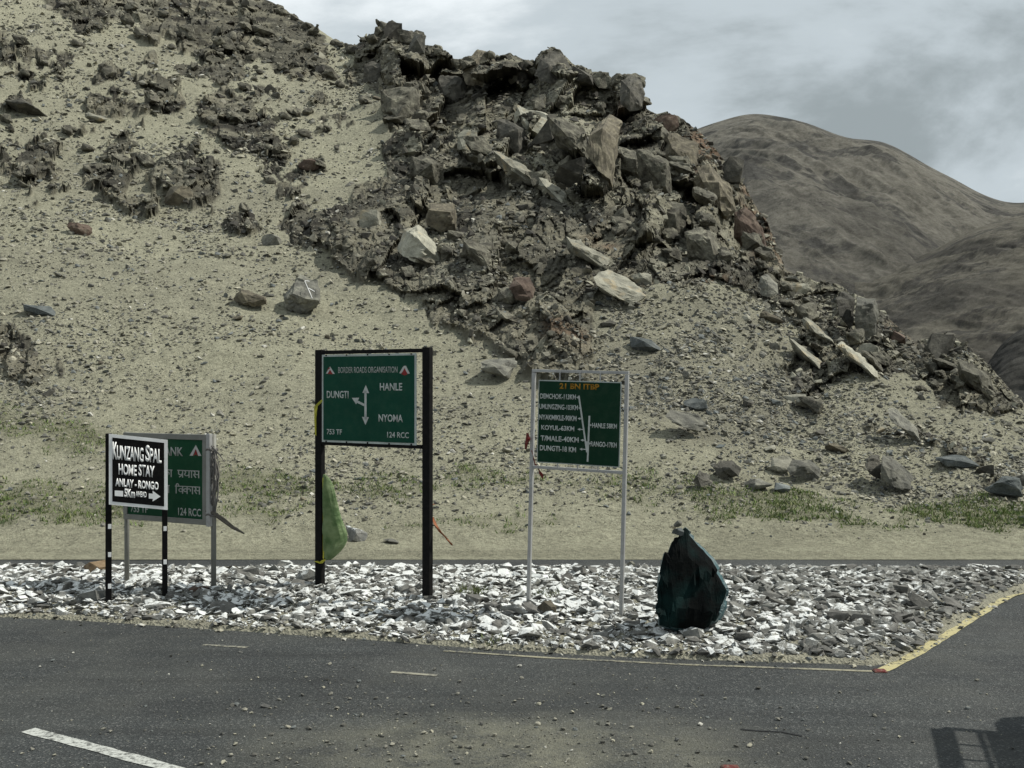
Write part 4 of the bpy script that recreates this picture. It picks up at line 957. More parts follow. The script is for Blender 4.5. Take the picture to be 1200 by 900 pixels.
def text_obj(s, x0, x1, z0, z1, y, m, parent, shear=0.0, bold=.012, name='lettering', depth=.0012, slope=0.0, spacing=1.0, sx_line=None):
    cu = bpy.data.curves.new('txt', 'FONT'); cu.body = s; cu.size = 1; cu.offset = bold; cu.extrude = 0; cu.shear = shear; cu.space_character = spacing; cu.resolution_u = 3
    ob = bpy.data.objects.new('txt', cu); COL.objects.link(ob); dg = bpy.context.evaluated_depsgraph_get(); dg.update()
    me = bpy.data.meshes.new_from_object(ob.evaluated_get(dg)); bpy.data.objects.remove(ob); bpy.data.curves.remove(cu)
    co = np.empty(len(me.vertices) * 3, np.float32); me.vertices.foreach_get('co', co); co = co.reshape(-1, 3)
    lo, hi = co.min(0), co.max(0)
    fx = (co[:, 0] - lo[0]) / (hi[0] - lo[0]); fz = (co[:, 1] - lo[1]) / (hi[1] - lo[1])
    n = np.stack([x0 + fx * (x1 - x0), np.full(len(co), y), z0 + fz * (z1 - z0) + slope * (fx * (x1 - x0))], -1)
    me.vertices.foreach_set('co', n.astype(np.float32).ravel()); me.update()
    bm = bmesh.new(); bm.from_mesh(me); 
    res = bmesh.ops.extrude_face_region(bm, geom=bm.faces[:]); vs = [v for v in res['geom'] if isinstance(v, bmesh.types.BMVert)]
    bmesh.ops.translate(bm, verts=vs, vec=(0, -depth, 0)); bmesh.ops.recalc_face_normals(bm, faces=bm.faces); bm.to_mesh(me); bm.free()
    me.name = name; return new_obj(name, me, m, parent)
def flat_polys(name, polys, y, m, parent, depth=.0012):
    bm = bmesh.new()
    for pl in polys:
        f = bm.faces.new([bm.verts.new((x, y, z)) for x, z in pl])
        e2 = bmesh.ops.extrude_face_region(bm, geom=[f]); bmesh.ops.translate(bm, verts=[v for v in e2['geom'] if isinstance(v, bmesh.types.BMVert)], vec=(0, -depth, 0))
    return bm_obj(name, bm, m, parent)
class Board:
    """maps photo pixels on the board face to the sign's local x,z"""
    def __init__(s, parent, y, quad, box):
        # quad: photo px of face corners tl,tr,br,bl ; box: x0,x1,ztop,zbot local
        s.p, s.y, s.q, s.b = parent, y, quad, box
    def uv(s, px, py):
        (ax, ay), (bx, by), (cx, cy), (dx_, dy_) = s.q
        u = (px - ax) / (bx - ax)
        top = ay + (by - ay) * u; bot = dy_ + (cy - dy_) * u
        return u, (py - top) / (bot - top)
    def L(s, px, py):
        u, v = s.uv(px, py); x0, x1, zt, zb = s.b
        return x0 + (x1 - x0) * u, zt + (zb - zt) * v
    def text(s, st, px0, px1, py0, py1, m, **k):
        xa, za = s.L(px0, py1); xb, _ = s.L(px1, py1); _, zt = s.L(px0, py0)
        h = zt - za
        # follow the local horizontal
        zmid = (s.L((px0 + px1) / 2, (py0 + py1) / 2)[1])
        return text_obj(st, xa, xb, zmid - h / 2, zmid + h / 2, s.y, m, s.p, **k)
    def polys(s, name, pl, m, **k): return flat_polys(name, [[s.L(*q) for q in g] for g in pl], s.y, m, s.p, **k)
def bar(a, b, w):
    nx, ny = -(b[1] - a[1]), b[0] - a[0]; L = math.hypot(nx, ny); nx, ny = nx / L * w / 2, ny / L * w / 2
    return [(a[0] + nx, a[1] + ny), (b[0] + nx, b[1] + ny), (b[0] - nx, b[1] - ny), (a[0] - nx, a[1] - ny)]
def base_of(pxl, pyl, pxr, pyr):
    def g(px, py):
        z = .15
        for _ in range(5): q = W(px, py, z); z = float(isl_z(q.x, q.y))
        return q
    a, b = g(pxl, pyl), g(pxr, pyr); return a, b
def zat(px_y, D): return HC + (450 - px_y) / F * D

# --- large green direction sign
a, b = base_of(375, 687, 501, 702); wdt = math.hypot(b.x - a.x, b.y - a.y); rz = math.atan2(b.y - a.y, b.x - a.x)
S1 = empty('road_sign', (a.x, a.y, 0), rz); tag(S1, 'large green direction sign on thick black posts listing Dungti, Hanle and Nyoma', 'road sign')
za_, zb_ = a.z, b.z
zt1, zb1 = zat(414.5, (a.y + b.y) / 2), zat(520, (a.y + b.y) / 2)
for x, zg in ((0, za_), (wdt, zb_)):
    top = zat(410, a.y) if x == 0 else zat(407, b.y)
    box_obj('post', (x, 0, (zg - .25 + top) / 2), (.088, .06, top - zg + .25), 'black_paint', S1, .006)
box_obj('top_rail', (wdt / 2, .0, zt1 + .022), (wdt - .11, .06, .036), 'black_paint', S1)
box_obj('bottom_rail', (wdt / 2, .0, zb1 - .012), (wdt - .11, .06, .036), 'black_paint', S1)
bx0, bx1 = .062, wdt - .105
box_obj('border_plate', ((bx0 + bx1) / 2, -.036, (zt1 + zb1) / 2), (bx1 - bx0, .006, zt1 - zb1 - .005), 'border_grey', S1, .001)
bd = .024
box_obj('board', ((bx0 + bx1) / 2, -.041, (zt1 + zb1) / 2), (bx1 - bx0 - 2 * bd, .006, zt1 - zb1 - 2 * bd), 'green_board', S1, .001)
bo = Board(S1, -.0445, [(383.5, 418), (493.5, 413), (493.5, 517), (383.5, 520)], (bx0, bx1, zt1, zb1))
bo.text('BORDER ROADS ORGANISATION', 404, 473, 430.5, 437.5, 'letter_dull', bold=.008)
bo.text('DUNGTI', 390, 416.3, 459.5, 468, 'letter_grey', bold=.02)
bo.text('HANLE', 453, 478.3, 448, 456.5, 'letter_grey', bold=.02)
bo.text('NYOMA', 451.6, 479, 483.5, 492, 'letter_grey', bold=.02)
bo.text('753 TF', 390, 408.5, 504, 510.3, 'letter_grey', bold=.015)
bo.text('124 RCC', 461.5, 485.7, 503, 509.5, 'letter_grey', bold=.015)
bo.polys('arrow', [bar((436.4, 458), (436.4, 491), 2.5), [(436.8, 451.5), (440.6, 460.5), (432.8, 460.5)], [(432.4, 488), (440.2, 488), (436.3, 497)], bar((435.2, 474.5), (426, 470.4), 2.7), [(420.4, 466.8), (429, 466.2), (425.4, 474)]], 'letter_grey')
bo.polys('emblem', [[(389, 440), (394, 431.5), (399.8, 440), (397, 440), (394, 435.5), (391.5, 440)]], 'emblem_white')
bo.polys('emblem', [[(391, 440.4), (394, 435.2), (397.6, 440.4)], [(390, 436.5), (393, 432.5), (394, 434)]], 'emblem_red', depth=.0018)
bo.polys('emblem', [[(475, 436.5), (479, 429.5), (480.5, 428), (482.5, 428), (486.8, 436.5), (484.6, 437), (481, 431.5), (477, 437)]], 'emblem_white')
bo.polys('emblem', [[(477.5, 437.5), (481, 430.5), (484.3, 437.5), (481, 439)]], 'emblem_red', depth=.0018)
for k in range(5):
    for zz_ in (zt1 - .01, zb1 + .01):
        bmx = bmesh.new(); add_box(bmx, (bx0 + .06 + k * (bx1 - bx0 - .12) / 4, -.042, zz_), (.014, .01, .014), .002); bm_obj('bolt', bmx, 'black_paint', S1)

# --- distance board on a steel tube frame
a, b = base_of(619, 708, 724, 720); wdt = math.hypot(b.x - a.x, b.y - a.y); rz = math.atan2(b.y - a.y, b.x - a.x)
S2 = empty('distance_board', (a.x, a.y, 0), rz, math.radians(1.5)); tag(S2, 'dark green distance board headed in orange inside a grey steel tube frame', 'distance board')
def tube_obj(name, pts, r_, m, parent, seg=10):
    bm = bmesh.new(); add_tube(bm, pts, r_, seg); return bm_obj(name, bm, m, parent, True)
ztp = zat(434, (a.y + b.y) / 2) ; wd2 = wdt + .03
sq = .034
for x in (0, wd2): box_obj('post', (x, 0, (a.z - .3 + ztp) / 2), (sq, sq, ztp - a.z + .3 - sq * (1)), 'galvanised', S2, .003)
zb2 = zat(548.5, (a.y + b.y) / 2)
box_obj('top_rail', (wd2 / 2, 0, ztp), (wd2 + sq, sq * .9, sq * .8), 'galvanised', S2)
box_obj('bottom_rail', (wd2 / 2, 0, zb2), (wd2 - sq, sq * .9, sq * .8), 'galvanised', S2)
dmid = (a.y + b.y) / 2
zt2, zq2 = zat(446, dmid), zat(541.5, dmid)
xa2, xb2 = .075, wd2 - .05
box_obj('border_plate', ((xa2 + xb2) / 2, -.03, (zt2 + zq2) / 2), (xb2 - xa2 + .02, .004, zt2 - zq2 + .02), 'border_grey', S2, .001)
box_obj('board', ((xa2 + xb2) / 2, -.034, (zt2 + zq2) / 2), (xb2 - xa2, .006, zt2 - zq2), 'dark_green_board', S2, .001)
for xx in (.25, .5, .75):
    for (zc, hh_) in (((zt2 + ztp) / 2, ztp - zt2 - .02), ((zq2 + zb2) / 2, zq2 - zb2 - .02)):
        box_obj('clip', (xa2 + xx * (xb2 - xa2), -.022, zc), (.012, .006, hh_ + .03), 'galvanised', S2, .001)
bo = Board(S2, -.0375, [(630.6, 446.5), (726.5, 448.5), (723.5, 540.3), (629, 537.5)], (xa2, xb2, zt2, zq2))
def zq(x, y): return 625 + x * 110 / 900, 440 + y * 110 / 900
def T2(s, x0, x1, y0, y1, m='letter_grey', **k):
    (p0, q0), (p1, q1) = zq(x0, y0), zq(x1, y1); bo.text(s, p0, p1, q0, q1, m, **k)
T2('21 BN ITBP', 248, 632, 76, 128, 'letter_orange', bold=.03)
T2('DEMCHOK-113KM', 58, 410, 172, 220, bold=.028)
T2('UMLINGZING-103KM', 52, 432, 268, 316, bold=.02)
T2('NYAKMIKLE-90KM', 52, 422, 366, 416, bold=.028)
T2('KOYUL-63KM', 76, 402, 462, 508, bold=.028)
T2('T/MALE-40KM', 72, 448, 560, 610, bold=.028)
T2('DUNGTI-18 KM', 66, 424, 650, 700, bold=.028)
T2('HANLE 58KM', 574, 808, 434, 480, bold=.028)
T2('RANGO-17KM', 564, 812, 602, 650, bold=.028)
def zb(*pts): return [zq(*q) for q in pts]
pl = [bar(zq(438, 186), zq(530, 700), 1.9), bar(zq(545, 368), zq(538, 786), 2.0), bar(zq(526, 600), zq(540, 720), 1.6)]
for (x, y) in ((412, 202), (434, 298), (432, 394), (434, 492), (466, 590), (458, 672)):
    pl.append(bar(zq(x + 14, y), zq(438 + (y - 186) * .165, y + 2), 1.0)); pl.append(zb((x, y), (x + 26, y - 11), (x + 26, y + 13)))
for (x, y) in ((550, 452), (546, 620)): pl.append(bar(zq(x - 4, y), zq(x + 16, y), 1.0)); pl.append(zb((x + 22, y), (x + 8, y - 10), (x + 8, y + 10)))
# keep overlapping strokes on slightly different planes
for n_, q in enumerate(pl): flat_polys('route_line', [[bo.L(*v) for v in q]], bo.y, MATS['letter_grey'], S2, depth=.0008 + .00025 * n_)

# --- homestay sign, black and white
a, b = base_of(127, 704, 193, 698); wdt = math.hypot(b.x - a.x, b.y - a.y); rz = math.atan2(b.y - a.y, b.x - a.x)
S3 = empty('homestay_sign', (a.x, a.y, 0), rz); tag(S3, 'small black sign with white border and white homestay lettering on two black posts', 'sign')
topl, topr = zat(508, a.y), zat(540, b.y)
pw = .056
pA = box_obj('post', (0, 0.02, (a.z - .2 + topl) / 2), (pw, .04, topl - a.z + .2), 'black_paint', S3, .003)
pB = box_obj('post', (wdt, 0.02, (b.z - .2 + topr) / 2), (pw * .9, .04, topr - b.z + .2), 'black_paint', S3, .003)
for par, x, lst, D_ in ((pA, .012, (617, 650, 687), a.y), (pB, wdt + .004, (619.5, 658.5), b.y)):
    for py in lst:
        box_obj('white_band', (x, -.002, zat(py, D_)), (.03, .006, .045), 'sign_white', par, .001)
# board face built as a slightly sagging quadrilateral
q3 = [(128, 508.3), (195.5, 515.5), (196.5, 597.5), (129, 591)]
x0, x1 = .006, wdt + .028
zl_t, zl_b = zat(508.3, a.y), zat(591, a.y); zr_t, zr_b = zat(515.5, b.y), zat(597.5, b.y)
def quad_board(name, ins, y, th, m, parent):
    bm = bmesh.new(); fx0, fx1 = x0 + ins, x1 - ins; W_ = x1 - x0
    def z_(x, top): f = (x - x0) / W_; return (zl_t + (zr_t - zl_t) * f - ins) if top else (zl_b + (zr_b - zl_b) * f + ins)
    f = bm.faces.new([bm.verts.new(v) for v in ((fx0, y, z_(fx0, 0)), (fx1, y, z_(fx1, 0)), (fx1, y, z_(fx1, 1)), (fx0, y, z_(fx0, 1)))])
    e2 = bmesh.ops.extrude_face_region(bm, geom=[f]); bmesh.ops.translate(bm, verts=[v for v in e2['geom'] if isinstance(v, bmesh.types.BMVert)], vec=(0, -th, 0))
    return bm_obj(name, bm, m, parent)
quad_board('border_plate', 0, -.004, .012, 'sign_white', S3)
quad_board('board', .032, -.0165, .002, 'sign_black', S3)
class Board3(Board):
    def L(s, px, py):
        u, v = s.uv(px, py); zt = zl_t + (zr_t - zl_t) * u; zb_ = zl_b + (zr_b - zl_b) * u
        return x0 + (x1 - x0) * u, zt + (zb_ - zt) * v
    def text(s, st, px0, px1, py0, py1, m, **k):
        xa, _ = s.L(px0, py1); xb, _ = s.L(px1, py1); sl = ((zr_t + zr_b) - (zl_t + zl_b)) / 2 / (x1 - x0)
        zc = s.L(px0, (py0 + py1) / 2)[1]; hgt_ = (py1 - py0) / (591 - 508.3) * (zl_t - zl_b)
        return text_obj(st, xa, xb, zc - hgt_ / 2, zc + hgt_ / 2, s.y, m, s.p, slope=sl, **k)
bo = Board3(S3, -.0188, q3, None)
def z3(x, y): return 120 + x * 170 / 1177, 500 + y * 130 / 900
def T3(s, x0_, x1_, y0_, y1_, **k):
    (p0, q0), (p1, q1) = z3(x0_, y0_), z3(x1_, y1_); bo.text(s, p0, p1, q0, q1, 'sign_white', **k)
T3('K', 84, 122, 120, 262, bold=.04); T3('UNZANG', 118, 330, 148, 266, bold=.03)
T3('S', 345, 380, 146, 282, bold=.03); T3('PAL', 380, 474, 172, 288, bold=.03)
T3('HOME', 132, 275, 296, 388, bold=.03); T3('STAY', 290, 418, 304, 400, bold=.03)
T3('ANLAY - RONGO', 106, 450, 414, 482, bold=.04)
T3('5Km', 178, 262, 500, 570, bold=.04); T3('AHEAD', 268, 354, 520, 566, bold=.03)
bo.polys('arrow', [[z3(*v) for v in ((102, 516), (168, 520), (168, 566), (102, 560))]], 'sign_white')
bo.polys('arrow', [[z3(*v) for v in ((372, 540), (404, 543), (402, 518), (466, 566), (402, 606), (404, 584), (372, 582))]], 'sign_white')

# --- green sign behind, grey frame
a, b = base_of(144, 682, 244, 692); wdt = math.hypot(b.x - a.x, b.y - a.y); rz = math.atan2(b.y - a.y, b.x - a.x)
S4 = empty('road_sign', (a.x, a.y, 0), rz); tag(S4, 'green sign with Hindi lettering in a grey frame behind the homestay sign', 'road sign')
dm = (a.y + b.y) / 2; zt4, zb4 = zat(508, dm), zat(611.5, dm)
for x, g in ((0.01, a.z), (wdt + .03, b.z)): tube_obj('post', [(x, .045, g - .2), (x, .045, zt4 + .004)], .026, 'frame_grey', S4)
fx0, fx1, fw = 0.03, wdt + .0, .055
for zc in (zt4 - fw / 2, zb4 + fw / 2): box_obj('frame', ((fx0 + fx1) / 2, 0, zc), (fx1 - fx0, .05, fw), 'frame_grey', S4, .004)
for xc in (fx0 + fw / 2, fx1 - fw / 2): box_obj('frame', (xc, -.002, (zt4 + zb4) / 2), (fw, .05, zt4 - zb4 - 2 * fw + .002), 'frame_grey', S4, .004)
box_obj('side_rail', (wdt + .025, -.012, (zt4 + zb4) / 2 + .0), (.045, .045, zt4 - zb4 + .02), 'galvanised', S4)
box_obj('board', ((fx0 + fx1) / 2, -.008, (zt4 + zb4) / 2), (fx1 - fx0 - 2 * fw + .006, .008, zt4 - zb4 - 2 * fw + .006), 'bank_green', S4, .001)
bo = Board(S4, -.0135, [z3(194, 60), z3(832, 60), z3(832, 795), z3(184, 782)], (fx0, fx1, zt4, zb4))
def T4(s, x0_, x1_, y0_, y1_, **k):
    (p0, q0), (p1, q1) = z3(x0_, y0_), z3(x1_, y1_); return bo.text(s, p0, p1, q0, q1, 'letter_dull', **k)
T4('HIMANK', 400, 652, 168, 240, bold=.02)
T4('753 TF', 248, 382, 660, 722, bold=.02); T4('124 RCC', 616, 786, 664, 728, bold=.02)
bo.polys('emblem', [[z3(*v) for v in ((702, 234), (748, 146), (790, 234), (766, 234), (748, 176), (726, 234))]], 'emblem_white')
bo.polys('emblem', [[z3(*v) for v in ((730, 236), (748, 180), (764, 236), (748, 222))]], 'emblem_red', depth=.0018)
# Devanagari words drawn stroke by stroke (head line and letter stems)
def deva(strokes, w=7.5):
    for n_, (p_, q_) in enumerate(strokes):
        flat_polys('hindi_lettering', [[bo.L(*v) for v in bar(z3(*p_), z3(*q_), w * .1444)]], bo.y, 'letter_dull', S4, depth=.0008 + .00022 * (n_ % 9))
def arc(cx, cy, rx, ry, a0, a1, n=6):
    pts = [(cx + rx * math.cos(math.radians(a0 + (a1 - a0) * k / n)), cy + ry * math.sin(math.radians(a0 + (a1 - a0) * k / n))) for k in range(n + 1)]
    return list(zip(pts, pts[1:]))
def glyph(ch, x, y, w, h):
    """x,y = top left under the head line"""
    if ch == 'aa': return [((x + w * .6, y), (x + w * .6, y + h))]
    if ch == 'pa': return [((x + w * .85, y), (x + w * .85, y + h)), ((x + w * .2, y), (x + w * .2, y + h * .4))] + arc(x + w * .5, y + h * .4, w * .32, h * .22, 180, 0)
    if ch == 'pra': return glyph('pa', x, y, w, h) + [((x + w * .82, y + h * .62), (x + w * .3, y + h * .95))]
    if ch == 'ya': return [((x + w * .9, y), (x + w * .9, y + h)), ((x + w * .2, y), (x + w * .38, y + h * .25)), ((x + w * .38, y + h * .25), (x + w * .18, y + h * .5))] + arc(x + w * .52, y + h * .48, w * .36, h * .24, 180, 0)
    if ch == 'sa': return [((x + w * .9, y), (x + w * .9, y + h)), ((x + w * .15, y), (x + w * .42, y + h * .3)), ((x + w * .42, y + h * .3), (x + w * .12, y + h * .5)), ((x + w * .12, y + h * .5), (x + w * .48, y + h * .95)), ((x + w * .3, y + h * .5), (x + w * .9, y + h * .5))]
    if ch == 'ka': return [((x + w * .5, y), (x + w * .5, y + h))] + arc(x + w * .26, y + h * .5, w * .24, h * .2, 0, 360, 8) + arc(x + w * .74, y + h * .5, w * .22, h * .22, 180, 400, 6)
    if ch == 'va': return [((x + w * .85, y), (x + w * .85, y + h))] + arc(x + w * .5, y + h * .52, w * .34, h * .22, 0, 360, 8)
    if ch == 'i': return [((x + w * .4, y), (x + w * .4, y + h))] + arc(x + w * .8, y, w * .45, h * .35, 180, 350, 6)
    if ch == 'ba': return glyph('va', x, y, w, h) + [((x + w * .25, y + h * .4), (x + w * .7, y + h * .68))]
    return []
def word(chs, x0_, x1_, y, h, slope=.0):
    tot = sum(c[1] for c in chs); k = (x1_ - x0_) / tot; out = [((x0_, y), (x1_, y))]; x = x0_
    for c, w_ in chs: out += glyph(c, x, y, w_ * k, h); x += w_ * k
    deva(out)
word([('sa', 1), ('ba', 1), ('ka', 1.2), ('aa', .5)], 410, 572, 358, 58); word([('pra', 1), ('ya', 1), ('aa', .5), ('sa', 1.05)], 610, 774, 358, 58)
word([('sa', 1), ('ba', 1), ('ka', 1.2), ('aa', .5)], 395, 552, 486, 62); word([('i', .5), ('va', .9), ('ka', 1.2), ('aa', .45), ('sa', 1.05)], 592, 780, 488, 60)

# ---------------------------------------------------------------- things tied to the posts
ropeM = painted('old_rope', (.11, .105, .10), .9, .4, 30)
t0 = bo.L(*z3(880, 150))
S4m = Matrix.Translation(S4.location) @ Matrix.Rotation(S4.rotation_euler.z, 4, 'Z')
bm = bmesh.new(); rr = random.Random(4)
for k in range(11):
    x_ = wdt + .055 + rr.uniform(0, .06); zt_ = zat(525 + rr.uniform(-3, 8), b.y); zb_ = zat(602 + rr.uniform(-14, 4), b.y)
    pts = []
    bul = rr.uniform(.0, .06)
    for q in range(9):
        f = q / 8; pts.append(S4m @ Vector((x_ - .03 + bul * math.sin(math.pi * f) + rr.uniform(-.006, .006) - .05 * max(0, f - .75) * 2, -.0 + rr.uniform(-.02, .02), zt_ + (zb_ - zt_) * f)))
    add_tube(bm, pts, rr.uniform(.004, .009), 5)
for z_ in (527, 603):
    pts = [S4m @ Vector((wdt + .03 + .05 * math.cos(q), .02 + .06 * math.sin(q), zat(z_, b.y) + .01 * math.sin(3 * q))) for q in np.linspace(0, 6.3, 14)]
    add_tube(bm, pts, .010, 5)
for e_x, e_z in ((.20, 540), (.16, 533), (.14, 548)):
    add_tube(bm, [S4m @ Vector((wdt + .06, -.02, zat(522, b.y))), S4m @ Vector((wdt + .06 + e_x * .5, -.03, zat(530, b.y))), S4m @ Vector((wdt + .04 + e_x, -.03, zat(e_z, b.y)))], [.008, .007, .003], 5)
tag(bm_obj('rope_bundle', bm, ropeM), 'bundle of old grey rope tied to the right post of the Hindi sign', 'rope')
bm = bmesh.new(); D_ = b.y
pts = [Vector(((px - 600) / F * D_, D_ - .02 + .0 * k, zat(py, D_))) for k, (px, py) in enumerate(((242, 598), (252, 602), (262, 609), (274, 618), (287, 625)))]
add_tube(bm, pts, [.014, .02, .022, .018, .008], 7); add_tube(bm, [v + Vector((0, -.01, .02)) for v in pts[1:4]], [.006, .012, .005], 5)
tag(bm_obj('stick', bm, painted('old_wood', (.10, .09, .075), .9, .4, 30)), 'crooked grey stick tied to the right post of the Hindi sign', 'stick')

def ribbon(name, pts, w, m, label, cat, rows=2, jit=.006, seed=1):
    """crumpled band of cloth with thickness"""
    r_ = random.Random(seed); bm = bmesh.new(); L = []
    for i_, (px, py, D_) in enumerate(pts):
        c_ = Vector(((px - 600) / F * D_, D_, zat(py, D_))); ww = w[i_] if isinstance(w, list) else w
        L.append([bm.verts.new(c_ + Vector(((k - .5) * ww, r_.uniform(-jit, jit) * (1 + 2 * (k % 2)), r_.uniform(-jit, jit)))) for k in (0, .5, 1)])
    for A, B in zip(L, L[1:]):
        for k in range(2): bm.faces.new((A[k], A[k + 1], B[k + 1], B[k]))
    o = bm_obj(name, bm, m); md = o.modifiers.new('s', 'SOLIDIFY'); md.thickness = .003; return tag(o, label, cat)
painted('yellow_cloth', (.42, .40, .05), .8, .3, 30); painted('orange_cloth', (.25, .085, .035), .85, .5, 30); painted('red_cloth', (.12, .018, .016), .85, .4, 30)
Dp = S1.location.y; Dq = Dp + math.sin(S1.rotation_euler.z) * 1.2
ribbon('strap', [(382, 466, Dp - .06), (376, 470, Dp - .07), (370, 476, Dp - .07), (369.5, 490, Dp - .03), (370, 510, Dp - .03)], [.02, .03, .03, .02, .015], 'yellow_cloth', 'yellow green strap wound round the left black post above the bag', 'strap', seed=2)
ribbon('strap', [(379, y_, Dp - .07) for y_ in (560, 580, 600, 620, 640, 655)], .014, 'yellow_cloth', 'yellow strap hanging down the left black post beside the net bag', 'strap', seed=3)
ribbon('strap', [(370, 657, Dp - .07), (375, 660, Dp - .075), (380, 656, Dp - .075)], .045, 'yellow_cloth', 'yellow knot near the foot of the left black post', 'strap', seed=4)
ribbon('ribbon', [(507, 608, Dq - .08), (510, 614, Dq - .09), (516, 622, Dq - .1), (523, 631, Dq - .09), (530, 638, Dq - .08)], [.014, .03, .036, .026, .012], 'orange_cloth', 'frayed orange cloth blowing from the right black post', 'ribbon', jit=.015, seed=5)
ribbon('ribbon', [(497, 592, Dq - .07), (501, 593, Dq - .075), (508, 591, Dq - .07)], .04, 'orange_cloth', 'orange band knotted round the right black post', 'ribbon', seed=6)
Dr_ = S2.location.y
ribbon('ribbon', [(618, 507, Dr_ - .03), (619, 514, Dr_ - .04), (617, 520, Dr_ - .04), (616, 526, Dr_ - .03)], [.02, .045, .03, .015], 'red_cloth', 'dark red cloth tied to the left tube of the distance board', 'ribbon', seed=7)
ribbon('ribbon', [(623, 528, Dr_ - .03), (627, 543, Dr_ - .03), (632, 551, Dr_ - .04), (634, 556, Dr_ - .04), (636, 561, Dr_ - .04)], [.006, .008, .014, .035, .014], 'red_cloth', 'red rag dangling on a cord below the distance board', 'ribbon', seed=8)
# cord tie on the left black post
# net bag
m = mat('green_net', (.10, .24, .09), .7, 0, .3); t = NT(m); p = t.pos()
mp = t.n('ShaderNodeMapping'); mp.inputs['Scale'].default_value = (1, .3, 1); t.l(p, mp.inputs['Vector'])
c = t.ramp(t.noise(mp.outputs[0], 9, 4), [(.32, (.15, .25, .10)), (.68, (.40, .50, .27))]); t.col(c)
t.b.inputs['Transmission Weight'].default_value = 0.0; t.b.inputs['Subsurface Weight'].default_value = 0.0
ck = t.n('ShaderNodeTexWave', wave_type='BANDS'); ck.inputs['Scale'].default_value = 60; ck.inputs['Distortion'].default_value = .5; t.l(p, ck.inputs['Vector'])
t.bump(t.math('ADD', t.noise(mp.outputs[0], 16, 6, .65), t.math('MULTIPLY', ck.outputs['Fac'], .1)), .05, 1.0)
bs = t.n('ShaderNodeBsdfTranslucent'); t.l(c, bs.inputs['Color']); ms = t.n('ShaderNodeMixShader'); ms.inputs[0].default_value = .4
t.l(t.b.outputs[0], ms.inputs[1]); t.l(bs.outputs[0], ms.inputs[2]); t.l(ms.outputs[0], t.t.nodes['Material Output'].inputs['Surface'])
prof = [(555, 378.5, 381), (562, 378, 388), (570, 378, 391.5), (582, 378.5, 394.5), (595, 378.5, 397.5), (608, 379, 400.5), (618, 379, 404), (626, 379, 407), (633, 379, 408), (640, 379, 404.5), (647, 379, 399), (653, 380, 392), (656, 382, 388)]
bm = bmesh.new(); rings = []; Db = Dp - .04; n = 44; rr = random.Random(8)
for i_, (y_, xl, xr) in enumerate(prof):
    cx_, hw = (xl + xr) / 2, (xr - xl) / 2; ring = []
    dep = min(.06, hw / F * Db * .55)
    for k in range(n):
        an = 2 * math.pi * k / n; wr = 1 + .55 * float(fbm(np.array([math.cos(an) * 1.6]), np.array([math.sin(an) * 1.6]), np.array([i_ * .28]), .9, 4, 3)[0]) + rr.uniform(-.03, .03)
        ring.append(bm.verts.new((((cx_ + hw * math.cos(an) * (1 if abs(math.cos(an)) > .9 else wr)) - 600) / F * Db, Db - .02 + dep * math.sin(an) * wr + .012 * math.sin(i_ * 1.3 + 2 * an), zat(y_, Db))))
    rings.append(ring)
for A, B in zip(rings, rings[1:]):
    for k in range(n): bm.faces.new((A[k], A[(k + 1) % n], B[(k + 1) % n], B[k]))
bm.faces.new(rings[0]); bm.faces.new(rings[-1][::-1])
o = bm_obj('net_bag', bm, 'green_net', None, True); o.modifiers.new('s', 'SUBSURF').levels = 1
tag(o, 'green net bag hanging from the left black post', 'bag')

# ---------------------------------------------------------------- dark painted standing rock, front shade and lit rim put into its colours
m = mat('teal_shaded', (.006, .012, .012), .85, 0, .08); t = NT(m); p = t.pos()  # front face: its shade is put into the paint colour as near black
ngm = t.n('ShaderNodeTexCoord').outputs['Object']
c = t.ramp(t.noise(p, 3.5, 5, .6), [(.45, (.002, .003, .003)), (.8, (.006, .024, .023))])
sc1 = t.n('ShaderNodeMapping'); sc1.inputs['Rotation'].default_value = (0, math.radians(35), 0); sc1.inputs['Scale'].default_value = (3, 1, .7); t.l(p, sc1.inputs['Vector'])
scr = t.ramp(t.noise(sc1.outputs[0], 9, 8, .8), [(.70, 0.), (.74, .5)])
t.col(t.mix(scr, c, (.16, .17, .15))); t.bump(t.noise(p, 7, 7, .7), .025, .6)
m = mat('teal_lit', (.02, .11, .13), .5, 0, .4); t = NT(m); p = t.pos()  # sides and rim: lighter lit tone of the same paint
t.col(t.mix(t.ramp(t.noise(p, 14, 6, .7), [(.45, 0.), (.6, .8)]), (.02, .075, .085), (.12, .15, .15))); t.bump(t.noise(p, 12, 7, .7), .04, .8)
sil = [(803, 619), (811, 626), (818, 633), (827, 642), (836, 653), (842, 664), (847, 674), (851, 684), (853, 692), (850.5, 702), (852, 712), (849, 722), (844, 732), (832, 737), (820, 741), (806, 739), (793, 738), (782, 735), (772, 733), (771, 722), (768, 712), (770, 702), (769.5, 692), (772, 678), (776, 664), (781, 648), (787, 635), (791, 631), (796, 630), (798, 626)]
D0 = W(810, 738, .12).y
bm = bmesh.new(); fr, bk, md_ = [], [], []
cx_, cz_ = 811, 690
rr = random.Random(3)
